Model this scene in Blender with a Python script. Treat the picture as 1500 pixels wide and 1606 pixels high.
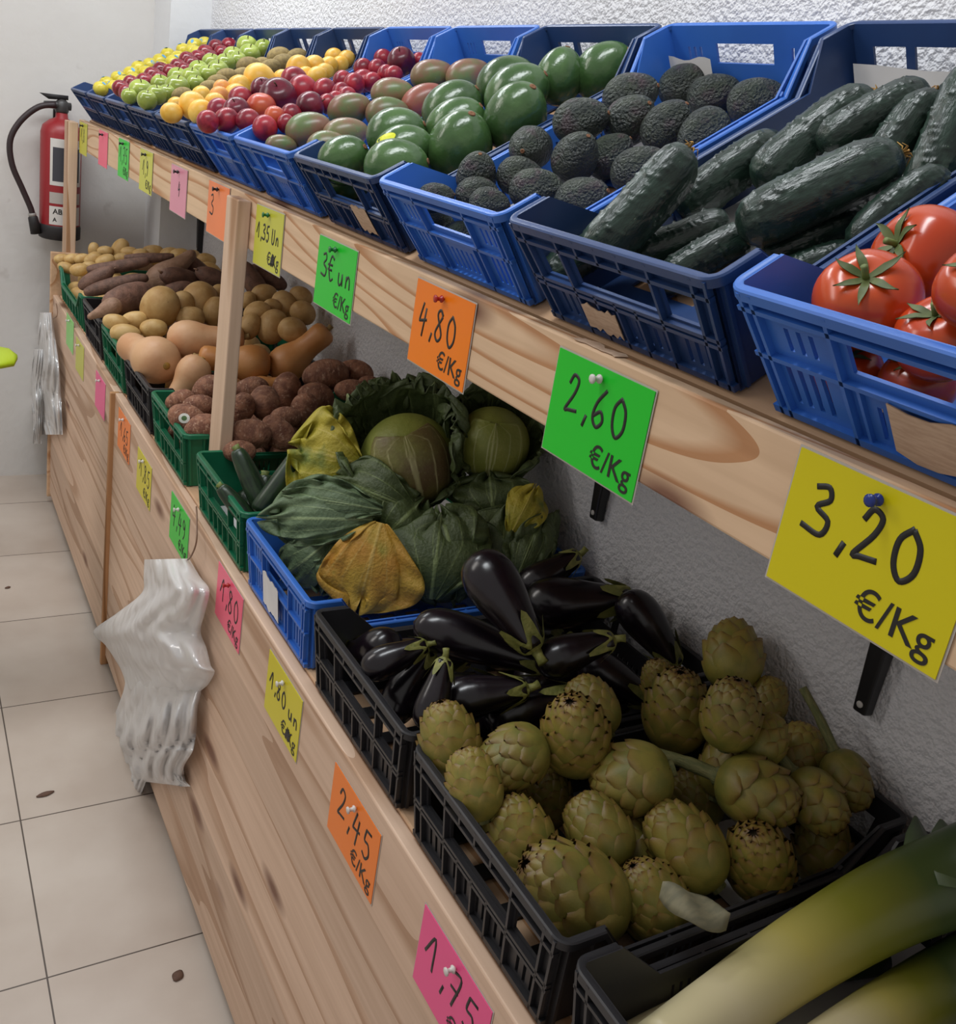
import bpy, bmesh, math, random
import numpy as np
from mathutils import Vector, Matrix, Euler
for o in list(bpy.data.objects): bpy.data.objects.remove(o)
S = bpy.context.scene
COL = S.collection
rad = math.radians
random.seed(7)
RNG = np.random.default_rng(5)

# ------------------------------------------------------------------ camera
H = 1.617
F, CX, CY = 1504.25, 750.0, 700.0
def cam_axes(p, y, r):
    c, s = math.cos, math.sin
    fwd = np.array([s(y)*c(p), c(y)*c(p), -s(p)])
    right = np.array([c(y), -s(y), 0.0])
    down = np.cross(fwd, right)
    return c(r)*right + s(r)*down, -s(r)*right + c(r)*down, fwd
RIGHT, DOWN, FWD = cam_axes(rad(18.0066), rad(32.81585), rad(-9.3365))
EYE = np.array([0, 0, H])
cd = bpy.data.cameras.new('camera')
cam = bpy.data.objects.new('camera', cd); COL.objects.link(cam)
m = Matrix.Identity(4)
for i in range(3):
    m[i][0] = RIGHT[i]; m[i][1] = -DOWN[i]; m[i][2] = -FWD[i]; m[i][3] = EYE[i]
cam.matrix_world = m
cd.sensor_fit = 'HORIZONTAL'; cd.sensor_width = 36; cd.lens = F/1500*36
cd.shift_x = 0; cd.shift_y = -(803-CY)/1500
cd.clip_start = 0.01
S.camera = cam
def ray(u, v): return RIGHT*(u-CX)/F + DOWN*(v-CY)/F + FWD
def onx(u, v, x): d = ray(u, v); return EYE + d*(x/d[0])
def onz(u, v, z): d = ray(u, v); return EYE + d*((z-H)/d[2])
def ony(u, v, y): d = ray(u, v); return EYE + d*(y/d[1])

# ------------------------------------------------------------------ light
S.view_settings.view_transform = 'Standard'
S.view_settings.look = 'None'
S.view_settings.gamma = 1
S.view_settings.exposure = 0.0
w = bpy.data.worlds.new('room_light'); S.world = w; w.use_nodes = True
w.node_tree.nodes['Background'].inputs[0].default_value = (0.92, 0.88, 0.86, 1)
w.node_tree.nodes['Background'].inputs[1].default_value = 0.45
def area(name, loc, aim, sx, sy, power, col):
    l = bpy.data.lights.new(name, 'AREA'); l.shape = 'RECTANGLE'; l.size = sx; l.size_y = sy
    l.energy = power; l.color = col
    o = bpy.data.objects.new(name, l); COL.objects.link(o); o.location = loc
    o.rotation_euler = (Vector(aim)-Vector(loc)).to_track_quat('-Z', 'Y').to_euler()
    return o
area('ceiling_tube_far', (0.25, 2.9, 2.85), (0.3, 2.9, 0), 0.25, 1.4, 27, (0.93, 0.97, 1.0))
area('ceiling_tube_near', (0.15, 1.0, 2.85), (0.5, 1.0, 0), 0.25, 1.2, 19, (0.93, 0.97, 1.0))
area('aisle_tube', (-1.6, 2.6, 2.7), (0.4, 2.4, 0.6), 0.6, 1.6, 20, (1.0, 0.95, 0.90))

# ------------------------------------------------------------------ materials
def lin(h):
    if isinstance(h, str):
        h = h.lstrip('#'); c = [int(h[i:i+2], 16)/255 for i in (0, 2, 4)]
    else: c = [x/255 for x in h]
    return tuple(((x+.055)/1.055)**2.4 if x > .04045 else x/12.92 for x in c) + (1,)
MATS = {}
def mat(name, c1, c2=None, scale=4, rough=.5, bump=0, bscale=20, lo=.4, hi=.62, stretch=(1, 1, 1), spec=.5,
        spots=None, attr=None, btype='noise', rnd=True, var=0, coat=0, detail=4):
    if name in MATS: return MATS[name]
    M = bpy.data.materials.new(name); M.use_nodes = True; nt = M.node_tree; N = nt.nodes; L = nt.links
    b = N['Principled BSDF']; b.inputs['Roughness'].default_value = rough
    b.inputs['Specular IOR Level'].default_value = spec
    b.inputs['Coat Weight'].default_value = coat
    tc = N.new('ShaderNodeTexCoord'); mp = N.new('ShaderNodeMapping'); mp.inputs['Scale'].default_value = stretch
    L.new(tc.outputs['Object'], mp.inputs['Vector']); vec = mp.outputs['Vector']
    oi = N.new('ShaderNodeObjectInfo')
    if rnd:
        ml = N.new('ShaderNodeMath'); ml.operation = 'MULTIPLY'; ml.inputs[1].default_value = 37.0
        L.new(oi.outputs['Random'], ml.inputs[0])
        va = N.new('ShaderNodeVectorMath'); va.operation = 'ADD'
        L.new(vec, va.inputs[0]); L.new(ml.outputs[0], va.inputs[1]); vec = va.outputs[0]
    def noise(sc, det=detail):
        n = N.new('ShaderNodeTexNoise'); n.inputs['Scale'].default_value = sc; n.inputs['Detail'].default_value = det
        L.new(vec, n.inputs['Vector']); return n.outputs['Fac']
    def ramp(src, stops):
        r = N.new('ShaderNodeValToRGB'); e = r.color_ramp.elements
        while len(e) < len(stops): e.new(0.5)
        for k, (p, c) in enumerate(stops): e[k].position = p; e[k].color = c
        L.new(src, r.inputs[0]); return r.outputs[0]
    def mixc(f, a, bb):
        x = N.new('ShaderNodeMix'); x.data_type = 'RGBA'
        L.new(f, x.inputs[0])
        for s, val in ((6, a), (7, bb)):
            if isinstance(val, tuple): x.inputs[s].default_value = val
            else: L.new(val, x.inputs[s])
        return x.outputs[2]
    if c2 is None: col = None; b.inputs['Base Color'].default_value = lin(c1)
    else: col = ramp(noise(scale), [(lo, lin(c1)), (hi, lin(c2))])
    if attr:
        an, stops = attr
        at = N.new('ShaderNodeAttribute'); at.attribute_name = an
        src = at.outputs['Fac']
        r = N.new('ShaderNodeValToRGB'); e = r.color_ramp.elements
        while len(e) < len(stops): e.new(0.5)
        for k, (p, c, a) in enumerate(stops): e[k].position = p; e[k].color = lin(c)[:3] + (a,)
        L.new(src, r.inputs[0])
        col = mixc(r.outputs[1], col if col is not None else lin(c1), r.outputs[0])
    if spots:
        sc, th, c, soft = spots
        col = mixc(ramp(noise(sc, 3), [(th, (0, 0, 0, 1)), (th+soft, (1, 1, 1, 1))]), col if col is not None else lin(c1), lin(c))
    if var:
        hs = N.new('ShaderNodeHueSaturation')
        mr = N.new('ShaderNodeMapRange'); mr.inputs[3].default_value = 1-var; mr.inputs[4].default_value = 1+var
        L.new(oi.outputs['Random'], mr.inputs[0]); L.new(mr.outputs[0], hs.inputs['Value'])
        if col is not None: L.new(col, hs.inputs['Color'])
        else: hs.inputs['Color'].default_value = lin(c1)
        col = hs.outputs[0]
    if col is not None: L.new(col, b.inputs['Base Color'])
    if bump:
        if btype == 'noise': src = noise(bscale)
        else:
            vn = N.new('ShaderNodeTexVoronoi'); vn.inputs['Scale'].default_value = bscale; L.new(vec, vn.inputs['Vector']); src = vn.outputs['Distance']
        bp = N.new('ShaderNodeBump'); bp.inputs['Strength'].default_value = bump; bp.inputs['Distance'].default_value = .02 if btype != 'noise' else .03
        L.new(src, bp.inputs['Height']); L.new(bp.outputs[0], b.inputs['Normal'])
    MATS[name] = M
    return M

def wood(name, axis=1, base='#c9a98c', dark='#a9815f', seed=0.0, strips=0, rings=9, knots=True):
    """pine: long grain along one axis, growth rings, a few knots, optional glued strips stacked in z"""
    if name in MATS: return MATS[name]
    M = bpy.data.materials.new(name); M.use_nodes = True; nt = M.node_tree; N = nt.nodes; L = nt.links
    def node(t, **kw):
        q = N.new(t)
        for k, v in kw.items(): setattr(q, k, v)
        return q
    def math_(op, a, bv=None):
        q = node('ShaderNodeMath', operation=op)
        for i, val in enumerate((a, bv)):
            if val is None: continue
            if isinstance(val, (int, float)): q.inputs[i].default_value = val
            else: L.new(val, q.inputs[i])
        return q.outputs[0]
    b = N['Principled BSDF']; b.inputs['Roughness'].default_value = .55; b.inputs['Specular IOR Level'].default_value = .3
    tc = node('ShaderNodeTexCoord'); co = tc.outputs['Object']; rnd = None
    if strips:
        sx = node('ShaderNodeSeparateXYZ'); L.new(co, sx.inputs[0])
        idx = math_('FLOOR', math_('DIVIDE', sx.outputs[2], strips))
        wn = node('ShaderNodeTexWhiteNoise', noise_dimensions='1D'); L.new(math_('ADD', idx, seed), wn.inputs['W']); rnd = wn.outputs['Value']
        cb = node('ShaderNodeCombineXYZ'); L.new(math_('MULTIPLY', rnd, 9.0), cb.inputs[1]); L.new(math_('MULTIPLY', rnd, 5.0), cb.inputs[0])
        va = node('ShaderNodeVectorMath', operation='ADD'); L.new(co, va.inputs[0]); L.new(cb.outputs[0], va.inputs[1]); co = va.outputs[0]
    mp = node('ShaderNodeMapping'); sc = [6, 6, 6]; sc[axis] = .45
    mp.inputs['Scale'].default_value = sc; mp.inputs['Location'].default_value = (seed, seed*1.7, seed*.6)
    L.new(co, mp.inputs['Vector'])
    n = node('ShaderNodeTexNoise'); n.inputs['Scale'].default_value = 1.0; n.inputs['Detail'].default_value = 1.5; n.inputs['Distortion'].default_value = .2
    L.new(mp.outputs[0], n.inputs['Vector'])
    fr = math_('FRACT', math_('MULTIPLY', n.outputs['Fac'], float(rings)))
    r = node('ShaderNodeValToRGB'); e = r.color_ramp.elements
    e[0].position = 0; e[0].color = lin(base); e[1].position = .70; e[1].color = lin(base); x = e.new(.90); x.color = lin(dark)
    L.new(fr, r.inputs[0])
    mp2 = node('ShaderNodeMapping'); s2 = [40, 40, 40]; s2[axis] = 1.6; mp2.inputs['Scale'].default_value = s2; L.new(co, mp2.inputs['Vector'])
    n2 = node('ShaderNodeTexNoise'); n2.inputs['Scale'].default_value = 1.6; n2.inputs['Detail'].default_value = 3; L.new(mp2.outputs[0], n2.inputs['Vector'])
    r2 = node('ShaderNodeValToRGB'); r2.color_ramp.elements[0].position = .32; r2.color_ramp.elements[0].color = (.80, .76, .72, 1)
    r2.color_ramp.elements[1].position = .66; r2.color_ramp.elements[1].color = (1, 1, 1, 1); L.new(n2.outputs['Fac'], r2.inputs[0])
    mx = node('ShaderNodeMix', data_type='RGBA', blend_type='MULTIPLY'); mx.inputs[0].default_value = .7
    L.new(r.outputs[0], mx.inputs[6]); L.new(r2.outputs[0], mx.inputs[7]); col = mx.outputs[2]
    if rnd is not None:
        hs = node('ShaderNodeHueSaturation'); mr = node('ShaderNodeMapRange'); mr.inputs[3].default_value = .88; mr.inputs[4].default_value = 1.07
        L.new(rnd, mr.inputs[0]); L.new(mr.outputs[0], hs.inputs['Value']); L.new(col, hs.inputs['Color']); col = hs.outputs[0]
    if knots:
        mk = node('ShaderNodeMapping'); ks = [6.5, 6.5, 6.5]; ks[axis] = 2.2; mk.inputs['Scale'].default_value = ks; mk.inputs['Location'].default_value = (seed*3, seed, seed*2)
        L.new(co, mk.inputs['Vector'])
        v = node('ShaderNodeTexVoronoi'); v.inputs['Scale'].default_value = 1.0; L.new(mk.outputs[0], v.inputs['Vector'])
        rk = node('ShaderNodeValToRGB'); rk.color_ramp.elements[0].position = .06; rk.color_ramp.elements[0].color = (1, 1, 1, 1)
        rk.color_ramp.elements[1].position = .15; rk.color_ramp.elements[1].color = (0, 0, 0, 1); L.new(v.outputs['Distance'], rk.inputs[0])
        mx2 = node('ShaderNodeMix', data_type='RGBA'); L.new(rk.outputs[0], mx2.inputs[0]); L.new(col, mx2.inputs[6]); mx2.inputs[7].default_value = lin('#7a5644'); col = mx2.outputs[2]
    L.new(col, b.inputs['Base Color'])
    bp = node('ShaderNodeBump'); bp.inputs['Strength'].default_value = .06; L.new(n2.outputs['Fac'], bp.inputs['Height']); L.new(bp.outputs[0], b.inputs['Normal'])
    MATS[name] = M
    return M

# ------------------------------------------------------------------ mesh helpers
class MB:
    def __init__(s): s.v = []; s.f = []; s.at = {}; s.mi = []
    def add(s, vs, fs, mi=0):
        o = len(s.v); s.v += [tuple(map(float, p)) for p in vs]; s.f += [tuple(i+o for i in f) for f in fs]; s.mi += [mi]*len(fs)
        return o
    def hexa(s, p, mi=0):
        """p: 8 corners, bottom ring then top ring"""
        s.add(p, [(3, 2, 1, 0), (4, 5, 6, 7), (0, 1, 5, 4), (1, 2, 6, 5), (2, 3, 7, 6), (3, 0, 4, 7)], mi)
    def box(s, a, b, mi=0):
        (x0, y0, z0), (x1, y1, z1) = a, b
        s.hexa([(x0, y0, z0), (x1, y0, z0), (x1, y1, z0), (x0, y1, z0), (x0, y0, z1), (x1, y0, z1), (x1, y1, z1), (x0, y1, z1)], mi)
    def grid(s, P, closed_u=False, mi=0):
        P = np.asarray(P); nv, nu = P.shape[:2]
        o = len(s.v); s.v += [tuple(map(float, p)) for p in P.reshape(-1, 3)]
        for j in range(nv-1):
            for i in range(nu if closed_u else nu-1):
                i2 = (i+1) % nu
                s.f.append((o+j*nu+i, o+j*nu+i2, o+(j+1)*nu+i2, o+(j+1)*nu+i)); s.mi.append(mi)
        return o
    def tube(s, path, radii, n=10, cap=True, flat=1.0, mi=0):
        path = [Vector(p) for p in path]; K = len(path)
        if not hasattr(radii, '__len__'): radii = [radii]*K
        up = None; rings = []
        for i, p in enumerate(path):
            t = (path[min(i+1, K-1)]-path[max(i-1, 0)]).normalized()
            if up is None:
                up = Vector((0, 0, 1)) if abs(t.z) < .9 else Vector((1, 0, 0))
            a = (up - t*up.dot(t)).normalized(); b = t.cross(a); up = a
            rings.append([p + (a*math.cos(k*2*math.pi/n)*flat + b*math.sin(k*2*math.pi/n))*radii[i] for k in range(n)])
        o = s.grid([[tuple(q) for q in r] for r in rings], True, mi)
        if cap:
            s.f.append(tuple(o+k for k in range(n))[::-1]); s.f.append(tuple(o+(K-1)*n+k for k in range(n))); s.mi += [mi, mi]
        return o
    def lathe(s, prof, n=24, disp=None, mi=0):
        """prof: (z, r) from bottom to top; closed at both ends"""
        P = []
        for z, r in prof:
            P.append([(r*math.cos(2*math.pi*k/n), r*math.sin(2*math.pi*k/n), z) for k in range(n)])
        P = np.array(P)
        if disp: P = disp(P)
        o = s.grid(P, True, mi); m = len(prof)
        s.f.append(tuple(o+k for k in range(n))[::-1]); s.f.append(tuple(o+(m-1)*n+k for k in range(n))); s.mi += [mi, mi]
        return o
    def mesh(s, name, mats, smooth=True, angle=None):
        me = bpy.data.meshes.new(name); me.from_pydata(s.v, [], s.f)
        for M in (mats if isinstance(mats, (list, tuple)) else [mats]): me.materials.append(M)
        if len(me.materials) > 1: me.polygons.foreach_set('material_index', s.mi)
        for k, vals in s.at.items():
            a = me.attributes.new(k, 'FLOAT', 'POINT'); a.data.foreach_set('value', vals)
        bm = bmesh.new(); bm.from_mesh(me); bmesh.ops.recalc_face_normals(bm, faces=bm.faces); bm.to_mesh(me); bm.free()
        if smooth: me.polygons.foreach_set('use_smooth', [True]*len(me.polygons))
        if smooth and angle: me.set_sharp_from_angle(angle=rad(angle))
        me.update(); return me
    def build(s, name, mats, parent=None, smooth=True, angle=None):
        return link(name, s.mesh(name, mats, smooth, angle), parent)
def link(name, me, parent=None):
    o = bpy.data.objects.new(name, me); COL.objects.link(o)
    if parent: o.parent = parent
    return o
def tag(o, label=None, cat=None, group=None, kind=None):
    if label: o['label'] = label
    if cat: o['category'] = cat
    if group: o['group'] = group
    if kind: o['kind'] = kind
    return o
def empty(name, loc=(0, 0, 0)):
    o = bpy.data.objects.new(name, None); COL.objects.link(o); o.location = loc; o.empty_display_size = .05; return o
def copy_tree(o, parent=None):
    c = o.copy(); COL.objects.link(c)
    if parent: c.parent = parent
    for ch in list(o.children): copy_tree(ch, c)
    return c
def smooth_path(pts, n=6):
    pts = [np.array(p, float) for p in pts]
    if len(pts) < 3: return pts
    P = [2*pts[0]-pts[1]] + pts + [2*pts[-1]-pts[-2]]; out = []
    for i in range(1, len(P)-2):
        a, b, c, d = P[i-1:i+3]
        for k in range(n):
            t = k/n
            out.append(.5*((2*b)+(-a+c)*t+(2*a-5*b+4*c-d)*t*t+(-a+3*b-3*c+d)*t**3))
    return out + [pts[-1]]
def fbm(P, sc, seed, octv=3):
    """cheap smooth pseudo-noise from sines, vectorised, about -1..1"""
    r = np.random.default_rng(seed); out = 0; amp = 1; tot = 0
    for o in range(octv):
        for _ in range(3):
            k = r.normal(size=3); k = k/np.linalg.norm(k)*sc*(1.9**o); ph = r.uniform(0, 6.28)
            out = out + amp*np.sin(P@k+ph)
        tot += 1.7*amp; amp *= .55
    return out/tot

# ------------------------------------------------------------------ setting
WALLX, WALLY = 1.005, 4.03
M_stucco = mat('stucco_white', '#dddde0', '#d6d6d9', scale=2, rough=.85, bump=.42, bscale=120, rnd=False, spec=.25, detail=2)
M_plain = mat('plaster_white', '#d3d1ce', '#cac7c4', scale=1.2, rough=.8, bump=.06, bscale=30, rnd=False, spec=.2, spots=(9, .70, '#b9b4b0', .08))
b = MB(); b.box((WALLX, -2.0, 0), (WALLX+.15, WALLY+.15, 2.95)); tag(b.build('wall_right', M_stucco, smooth=False), kind='structure')
b = MB(); b.box((-3.2, WALLY, 0), (WALLX, WALLY+.15, 2.95)); tag(b.build('wall_far', M_plain, smooth=False), kind='structure')
b = MB(); b.box((.861, 3.775, 0), (WALLX, WALLY, 2.95)); tag(b.build('pillar', mat('plaster_pillar', '#d9dadb', '#d2d3d5', scale=1.3, rough=.8, bump=.06, bscale=30, rnd=False, spec=.2), smooth=False), kind='structure')
Mf = bpy.data.materials.new('floor_tile'); Mf.use_nodes = True
N = Mf.node_tree.nodes; L = Mf.node_tree.links
tc = N.new('ShaderNodeTexCoord'); mp = N.new('ShaderNodeMapping'); mp.vector_type = 'POINT'
mp.inputs['Location'].default_value = (-.206/.45, -1.4935/.45, 0); mp.inputs['Scale'].default_value = (1/.45, 1/.45, 1)
L.new(tc.outputs['Object'], mp.inputs[0])
br = N.new('ShaderNodeTexBrick'); br.offset = 0; br.squash = 1
br.inputs['Scale'].default_value = 1; br.inputs['Brick Width'].default_value = 1; br.inputs['Row Height'].default_value = 1
br.inputs['Mortar Size'].default_value = .0042; br.inputs['Mortar Smooth'].default_value = .3
br.inputs['Color1'].default_value = (1, 1, 1, 1); br.inputs['Color2'].default_value = (.95, .95, .95, 1); br.inputs['Mortar'].default_value = (.16, .14, .13, 1)
L.new(mp.outputs[0], br.inputs['Vector'])
n = N.new('ShaderNodeTexNoise'); n.inputs['Scale'].default_value = 3.2; n.inputs['Detail'].default_value = 6; L.new(tc.outputs['Object'], n.inputs['Vector'])
r = N.new('ShaderNodeValToRGB'); r.color_ramp.elements[0].position = .35; r.color_ramp.elements[0].color = lin('#b3a599'); r.color_ramp.elements[1].position = .65; r.color_ramp.elements[1].color = lin('#c4b9ae')
L.new(n.outputs['Fac'], r.inputs[0])
x = N.new('ShaderNodeMix'); x.data_type = 'RGBA'; x.blend_type = 'MULTIPLY'; x.inputs[0].default_value = 1; L.new(r.outputs[0], x.inputs[6]); L.new(br.outputs['Color'], x.inputs[7])
bs = N['Principled BSDF']; L.new(x.outputs[2], bs.inputs['Base Color']); bs.inputs['Roughness'].default_value = .38
b = MB(); b.box((-3.2, -2.0, -.1), (WALLX, WALLY, 0)); tag(b.build('floor', Mf, smooth=False), kind='structure')

# ------------------------------------------------------------------ display stand
M_pan = wood('pine_panel', 1, '#d3b59d', '#b8957a', 1.3, strips=.135, rings=7)
M_brd = wood('pine_board', 1, '#d2ae8c', '#b5875f', 4.1, rings=7)
M_post = wood('pine_post', 2, '#d3b69d', '#a98261', 2.2, rings=8, knots=False)
M_edge = wood('pine_edge', 2, '#b98a60', '#92663f', 7.2, knots=False)
stand = tag(empty('display_stand', (.75, 2.0, 0)), 'pine two-tier produce stand holding every crate, standing against the stucco wall', 'display stand')
SO = Vector((.75, 2.0, 0))
def sp(name, a, bb, M, parent=stand, bev=.0025):
    mb = MB(); mb.box(tuple(Vector(a)-SO), tuple(Vector(bb)-SO)); o = mb.build(name, M, parent, smooth=False)
    md = o.modifiers.new('bevel', 'BEVEL'); md.width = bev; md.segments = 2
    return o
PX = .487
sp('front_panel', (PX, 2.545, .045), (PX+.02, 3.72, .822), M_pan)
sp('front_panel', (PX, -.3, .030), (PX+.02, 2.535, .822), M_pan)
e = sp('end_trim', (PX-.012, 2.533, .0), (PX+.012, 2.549, .822), M_edge); tag(e, 'darker edge strip between the two front panels')
sp('shelf_board', (PX+.0205, -.3, .800), (.99, 3.70, .8255), M_brd)
sp('end_board', (.478, 3.7205, .03), (.99, 3.740, .975), M_brd)
for y in (.0, .9, 1.8, 2.62, 3.55):
    sp('foot', (PX+.03, y, 0), (PX+.075, y+.045, .7995), M_post)
    sp('foot', (.93, y, 0), (.975, y+.045, .7995), M_post)
sp('post', (.541, 1.771, .8258), (.5662, 1.846, H-.187), M_post)
sp('post', (.53, 3.7405, .0), (.562, 3.835, H-.19), M_post)
sp('post', (.541, .055, .8258), (.5662, .150, H-.187), M_post)
ub = sp('front_board', (.567, -.25, H-.275), (.587, 3.76, H-.178), wood('pine_upper', 1, '#d9b998', '#b98860', 9.4, rings=22))
# sloping upper shelf
TH = rad(32); ct, st = math.cos(TH), math.sin(TH)
def usl(d, y, h): return (.5936+ct*d-st*h, y, H-.1813+st*d+ct*h)
mb = MB(); mb.hexa([tuple(Vector(usl(d, y, h))-SO) for h in (-.020, -.0015) for d, y in ((.006, -.25), (.468, -.25), (.468, 3.76), (.006, 3.76))])
mb.build('sloping_shelf', M_brd, stand, smooth=False)
def torn(p, n, s):  # paper scraps stuck to the top of the board
    pass

# shelf brackets on the wall under the slope
M_blk = mat('black_steel', '#1c1b1d', rough=.35)
def bracket(y, ztip, label):
    mb = MB()
    z1 = H-.22
    mb.hexa([(.985, y-.009, ztip), (1.0035, y-.009, ztip-.004), (1.0035, y+.009, ztip-.004), (.985, y+.009, ztip),
             (.972, y-.02, z1), (1.0035, y-.02, z1), (1.0035, y+.02, z1), (.972, y+.02, z1)])
    mb.hexa([(.70, y-.013, z1-.006), (1.0, y-.018, z1-.006), (1.0, y+.018, z1-.006), (.70, y+.013, z1-.006),
             (.70, y-.013, z1+.0), (1.0, y-.018, z1+.0), (1.0, y+.018, z1+.0), (.70, y+.013, z1+.0)])
    o = mb.build('shelf_bracket', M_blk, smooth=False)
    md = o.modifiers.new('bevel', 'BEVEL'); md.width = .003; md.segments = 2
    sc = MB(); sc.lathe([(0, .0045), (.001, .0045), (.0016, .003)], 10); so = sc.build('screw', mat('screw_steel', '#b9b6b2', rough=.3), o)
    so.matrix_local = Matrix.Translation((.9845, y, ztip+.012)) @ Matrix.Rotation(rad(-90), 4, 'Y')
    tag(o, label, 'bracket', 'wall brackets under the upper shelf')
bracket(.592, H-.592, 'black steel bracket under the yellow 3,20 card')
bracket(1.145, H-.58, 'black steel bracket under the green 2,60 card')
bracket(3.70, H-.60, 'black steel bracket far off, just left of the middle wooden post')

# ------------------------------------------------------------------ crates
CL, CW, CH = .50, .306, .12
def panel(mb, pos, holes, th=.0035, us=(0, 1), vs=(0, 1)):
    U = sorted(set(list(us)+[h[0] for h in holes]+[h[1] for h in holes])); V = sorted(set(list(vs)+[h[2] for h in holes]+[h[3] for h in holes]))
    def solid(i, j):
        if i < 0 or j < 0 or i >= len(U)-1 or j >= len(V)-1: return False
        u = (U[i]+U[i+1])/2; v = (V[j]+V[j+1])/2
        return not any(h[0] < u < h[1] and h[2] < v < h[3] for h in holes)
    idx = {}
    def vert(i, j, d):
        if (i, j, d) not in idx:
            idx[(i, j, d)] = len(mb.v); mb.v.append(tuple(map(float, pos(U[i], V[j], d*th))))
        return idx[(i, j, d)]
    for i in range(len(U)-1):
        for j in range(len(V)-1):
            if not solid(i, j): continue
            fs = [[vert(i, j, 0), vert(i+1, j, 0), vert(i+1, j+1, 0), vert(i, j+1, 0)], [vert(i, j+1, 1), vert(i+1, j+1, 1), vert(i+1, j, 1), vert(i, j, 1)]]
            for (di, dj, a, c) in ((-1, 0, (i, j), (i, j+1)), (1, 0, (i+1, j), (i+1, j+1)), (0, -1, (i, j), (i+1, j)), (0, 1, (i, j+1), (i+1, j+1))):
                if not solid(i+di, j+dj): fs.append([vert(*a, 0), vert(*c, 0), vert(*c, 1), vert(*a, 1)])
            mb.f += [tuple(f) for f in fs]; mb.mi += [0]*len(fs)
def rib(mb, pos, u0, u1, v0, v1, d=-.006):
    mb.hexa([pos(u0, v0, 0), pos(u1, v0, 0), pos(u1, v0, d), pos(u0, v0, d), pos(u0, v1, 0), pos(u1, v1, 0), pos(u1, v1, d), pos(u0, v1, d)])
LOWV = .60
def top(u):
    for a, b2, ya, yb in ((0, .10, 1, 1), (.10, .165, 1, LOWV), (.165, .80, LOWV, LOWV), (.80, .90, LOWV, 1), (.90, 1, 1, 1)):
        if u <= b2+1e-9: return ya+(yb-ya)*(u-a)/(b2-a)
    return 1
TP = .012
CR = {}
def crate_meshes(style, M, key):
    if key in CR: return CR[key]
    D = {}
    def endpos(u, v, d):
        ins = (1-v)*TP
        return (ins+d+.004, ins+.004+(CW-2*ins-.008)*u, .003+v*(CH-.004))
    mb = MB()
    if style == 'slot':
        holes = [(.31, .67, .58, .80)] + [(.085+.04*k, .103+.04*k, .12, .44) for k in range(4)] + [(.355+.042*k, .372+.042*k, .10, .36) for k in range(7)] + \
                [(.775+.04*k, .793+.04*k, .12, .44) for k in range(4)] + [(.115+.04*k, .130+.04*k, .58, .76) for k in range(3)] + [(.775+.04*k, .79+.04*k, .58, .76) for k in range(3)]
        rv = [.03, .065, .27, .70, .935, .97]; rh = [.50, .86]
    else:
        holes = [(.29, .71, .50, .79), (.10, .25, .50, .79), (.75, .90, .50, .79)] + [(.30+.045*k, .318+.045*k, .10, .30) for k in range(9)] + \
                [(.10+.045*k, .118+.045*k, .10, .32) for k in range(3)] + [(.77+.045*k, .788+.045*k, .10, .32) for k in range(3)]
        rv = [.02, .075, .265, .40, .51, .62, .73, .925, .98]; rh = [.40, .46, .83]
    panel(mb, endpos, holes)
    for q in rv:
        if style == 'grid' and .28 < q < .72:
            rib(mb, endpos, q-.006, q+.006, 0, .46); rib(mb, endpos, q-.006, q+.006, .82, .98)
        else: rib(mb, endpos, q-.006, q+.006, 0, .98)
    for q in rh: rib(mb, endpos, .01, .99, q-.018, q+.018)
    rib(mb, endpos, 0, 1, 0, .06)
    if style == 'slot':  # raised frame around the low slots
        rib(mb, endpos, .335, .345, .06, .5, -.004); rib(mb, endpos, .655, .665, .06, .5, -.004)
    D['end_panel'] = mb.mesh('end_panel', M, smooth=False)
    def sidepos(u, v, d):
        z = v*top(u); ins = (1-z)*TP
        return (ins+.004+(CL-2*ins-.008)*u, ins+d+.004, .003+z*(CH-.004))
    mb = MB()
    hs = []
    for c0 in (.20, .33, .46, .59, .72):
        for k in range(4): hs.append((c0+.022*k-.03, c0+.022*k-.022, .18, .72))
    panel(mb, sidepos, hs, us=(0, .10, .165, .80, .90, 1))
    for q in (.015, .075, .155, .285, .415, .545, .675, .81, .9, .985): rib(mb, sidepos, q-.004, q+.004, 0, .98, -.004)
    for q in (.08, .86): rib(mb, sidepos, .17, .80, q-.02, q+.03, -.004)
    D['side_panel'] = mb.mesh('side_panel', M, smooth=False)
    mb = MB()
    def basepos(u, v, d): return (TP+.004+(CL-2*TP-.008)*u, TP+.004+(CW-2*TP-.008)*v, .0012+d)
    panel(mb, basepos, [(.06+.1*i, .12+.1*i, .08+.22*j, .22+.22*j) for i in range(9) for j in range(4)], th=.003)
    D['base'] = mb.mesh('base', M, smooth=False)
    # rolled rim following the raised corners
    path = []; rc = .016
    def arc(cx, cy, a0):
        for k in range(6):
            a = rad(a0+k*18); path.append((cx+rc*math.cos(a), cy+rc*math.sin(a), math.cos(a), math.sin(a)))
    arc(rc, rc, 180)
    for q in (.10, .165, .80, .90): path.append((CL*q, 0, 0, -1))
    arc(CL-rc, rc, 270)
    arc(CL-rc, CW-rc, 0)
    for q in (.90, .80, .165, .10): path.append((CL*q, CW, 0, 1))
    arc(rc, CW-rc, 90)
    rows = []
    for x, y, nx, ny in path:
        z = top(min(max(x/CL, 0), 1))*CH
        rows.append([(x+nx*o, y+ny*o, z+dz) for o, dz in ((-.0065, -.0065), (-.0065, -.001), (-.005, .0), (.0, .0), (.0015, -.0015), (.0015, -.0095), (-.001, -.0095), (-.001, -.0065))])
    P = np.array(rows); P = np.concatenate([P, P[:1]])
    mb = MB(); mb.grid(P, True)
    D['rim'] = mb.mesh('rim', M, smooth=True, angle=40)
    CR[key] = D
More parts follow.
